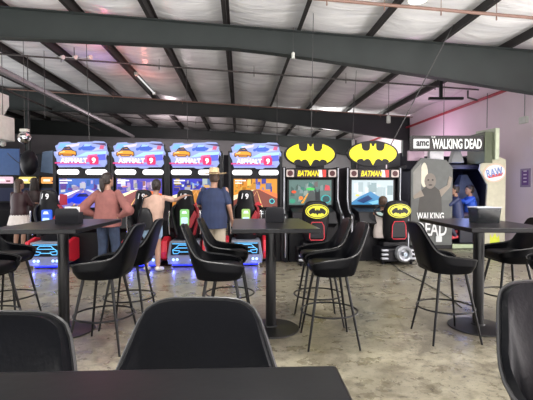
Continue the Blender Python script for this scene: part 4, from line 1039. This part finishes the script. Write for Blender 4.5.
person((x, y, 0), R(-6), 'person in a peach t-shirt and denim shorts reaching over to the next seat',
       stand(pelvis=(-.02,0,.93), chest=(.03,.02,1.2), neck=(.06,.04,1.43), head=(.06,.07,1.58), shL=(-.13,.02,1.37), shR=(.21,.03,1.37), elL=(-.22,.18,1.15), haL=(-.25,.36,1.05), elR=(.40,.12,1.32), haR=(.52,.26,1.40), hdR=(.6,.5,.1)),
       k=.955, shirt=PEACH, sleeve=.72, pants=DENIML, pant_end=.5, hair=M['hair'], long_hair='bun', shoes=S(200,195,190), head_rot=R(10), untuck=-.01)
x, y = place(214, 6.95)
person((x, y, 0), R(-8), 'person in a straw hat, navy t-shirt and khaki shorts at the third racing cabinet',
       stand(elL=(-.30,.1,1.15), haL=(-.33,.33,1.14), hdL=(-.2,.9,-.1), elR=(.27,-.03,1.14), haR=(.29,.08,.92), shL=(-.2,0,1.41), shR=(.2,0,1.41)),
       k=1.02, shirt=NAVY, sleeve=.75, pants=KHAKI, pant_end=.95, hair=M['hair_brown'], shoes=S(120,110,100), build=1.15, loose=1.3, hat=True, head_rot=R(8), untuck=.08)
# far left pair
x, y = place(19, 9.2)
person((x, y, 0), R(-14), 'person with long dark hair, dark vest, white sleeves and a white skirt',
       stand(elL=(-.26,.06,1.12), haL=(-.30,.16,.90), elR=(.22,.12,1.14), haR=(.16,.3,1.16)), k=.97, shirt=S(60, 38, 42), sleeve=1.6, hair=M['hair_brown'], long_hair='loose', skirt=S(225, 215, 210), shoes=S(40,40,40), head_rot=R(-20))
x, y = place(34, 9.9)
person((x, y, 0), R(14), 'person in dark brown clothes with dark hair beside the white skirt',
       stand(elL=(-.22,.15,1.12), haL=(-.12,.32,1.15), elR=(.22,.05,1.12), haR=(.24,.2,1.0)), k=1.0, shirt=S(52, 36, 38), sleeve=1.9, pants=S(40, 34, 38), pant_end=1.95, hair=M['hair'], long_hair='loose', shoes=S(30,30,30), head_rot=R(20))
# child in the bat seat
SIT = dict(pelvis=(0,0,.55), chest=(0,.02,.82), neck=(0,.03,1.02), head=(0,.05,1.17), shL=(-.15,.02,.96), shR=(.15,.02,.96), elL=(-.2,.2,.82), elR=(.2,.2,.82), haL=(-.12,.42,.92), haR=(.12,.42,.92),
           hipL=(-.08,.03,.53), hipR=(.08,.03,.53), knL=(-.1,.40,.55), knR=(.1,.40,.55), anL=(-.1,.48,.18), anR=(.1,.48,.18), toL=(-.1,.62,.13), toR=(.1,.62,.13))
def sit(**kw): d = dict(SIT); d.update(kw); return d
x, y = place(383.5, 8.0)
person((x, y, .02), R(2), 'person with short brown hair in a white shirt, seen behind the bat emblem seat', sit(), k=1.0, shirt=S(190, 180, 175), sleeve=.7, pants=S(50, 50, 60), pant_end=1.9, hair=M['hair_brown'], shoes=S(160, 40, 40), child=True)
# two children in the booth
bx, by = bt.location.x, bt.location.y
person(((471.5-266.5)/F*10.1, 10.1, .27), R(84), 'person in a bright blue jacket sitting in the booth, hair tied back', sit(elL=(-.18,.2,.86), haL=(-.05,.36,.93), elR=(.18,.2,.84), haR=(.04,.33,.92), hdL=(.2,.9,0), hdR=(-.2,.9,0), knL=(-.1,.34,.52), knR=(.1,.34,.52), anL=(-.1,.38,.16), anR=(.1,.38,.16), toL=(-.1,.5,.01), toR=(.1,.5,.01)), k=1.0, shirt=mat('blue_jacket', (.02, .09, .55), .6), sleeve=1.9, pants=S(60, 45, 70), pant_end=1.9, hair=M['hair'], long_hair='bun', shoes=S(190, 60, 70), child=True)
person(((457-266.5)/F*9.85, 9.85, .22), R(80), 'person in dark blue beside the bright blue jacket, aiming a gun', sit(pelvis=(0,0,.6), chest=(0,.02,.87), neck=(0,.03,1.07), head=(0,.06,1.22), shL=(-.15,.02,1.01), shR=(.15,.02,1.01), elL=(-.16,.2,.86), haL=(-.04,.34,.93), elR=(.16,.2,.86), haR=(.05,.36,.93), hdL=(.2,.9,0), hdR=(-.2,.9,0), hipL=(-.08,.03,.58), hipR=(.08,.03,.58), knL=(-.1,.2,.34), knR=(.1,.2,.34), anL=(-.1,.05,.09), anR=(.1,.05,.09), toL=(-.1,.2,.035), toR=(.1,.2,.035)), k=1.0, shirt=S(45, 55, 95), sleeve=1.9, pants=S(40, 38, 60), pant_end=1.9, hair=M['hair'], shoes=S(200, 70, 80), child=True)
g = empty('toy_gun', ((457-266.5)/F*9.85 - .5, 9.83, 1.15), R(-10))
MB().box((-.3, -.03, -.02), (.2, .03, .06)).build('barrel', M['cab'], g, bevel=.01); MB().prism([(-.02,-.14),(.05,-.14),(.09,0),(.02,0)], -.02, .02).build('grip', M['cab'], g, bevel=.006); MB().box((-.2, -.04, -.06), (-.05, .04, -.02)).build('pump', S(150,40,50), g, bevel=.01)
tag(g, 'black toy gun held by the person in dark blue', 'toy gun')

# shoulder bag carried by the person in the peach shirt
x, y = place(145, 6.8)
b = empty('shoulder_bag', (x, y, 1.0))
MB().loft([[(a_*math.cos(2*PI*i/18), .5*a_*math.sin(2*PI*i/18), z_) for i in range(18)] for a_, z_ in ((.03,-.25),(.11,-.23),(.135,-.12),(.12,.02),(.08,.11),(.03,.14))]).build('pouch', M['cab'], b, smooth=True)
MB().tube([(-.08, 0, .1), (-.03, .02, .3), (.06, .05, .34)], .012).build('strap', M['cab'], b, smooth=True)
tag(b, 'black shoulder bag hanging at the left side of the peach shirt', 'bag')

# floor cable
pts = []
for px, py in ((384, 259), (392, 264), (402, 272), (420, 281), (440, 292), (452, 300), (463, 309)):
    Y = EYE * F / (py - HZ); pts.append(((px - 266.5)/F*Y, Y, .008))
tag(MB().tube(pts, .008, n=6).build('floor_cable', M['wire'], smooth=True), 'thin dark cable lying on the floor by the bat seat and right table', 'cable')
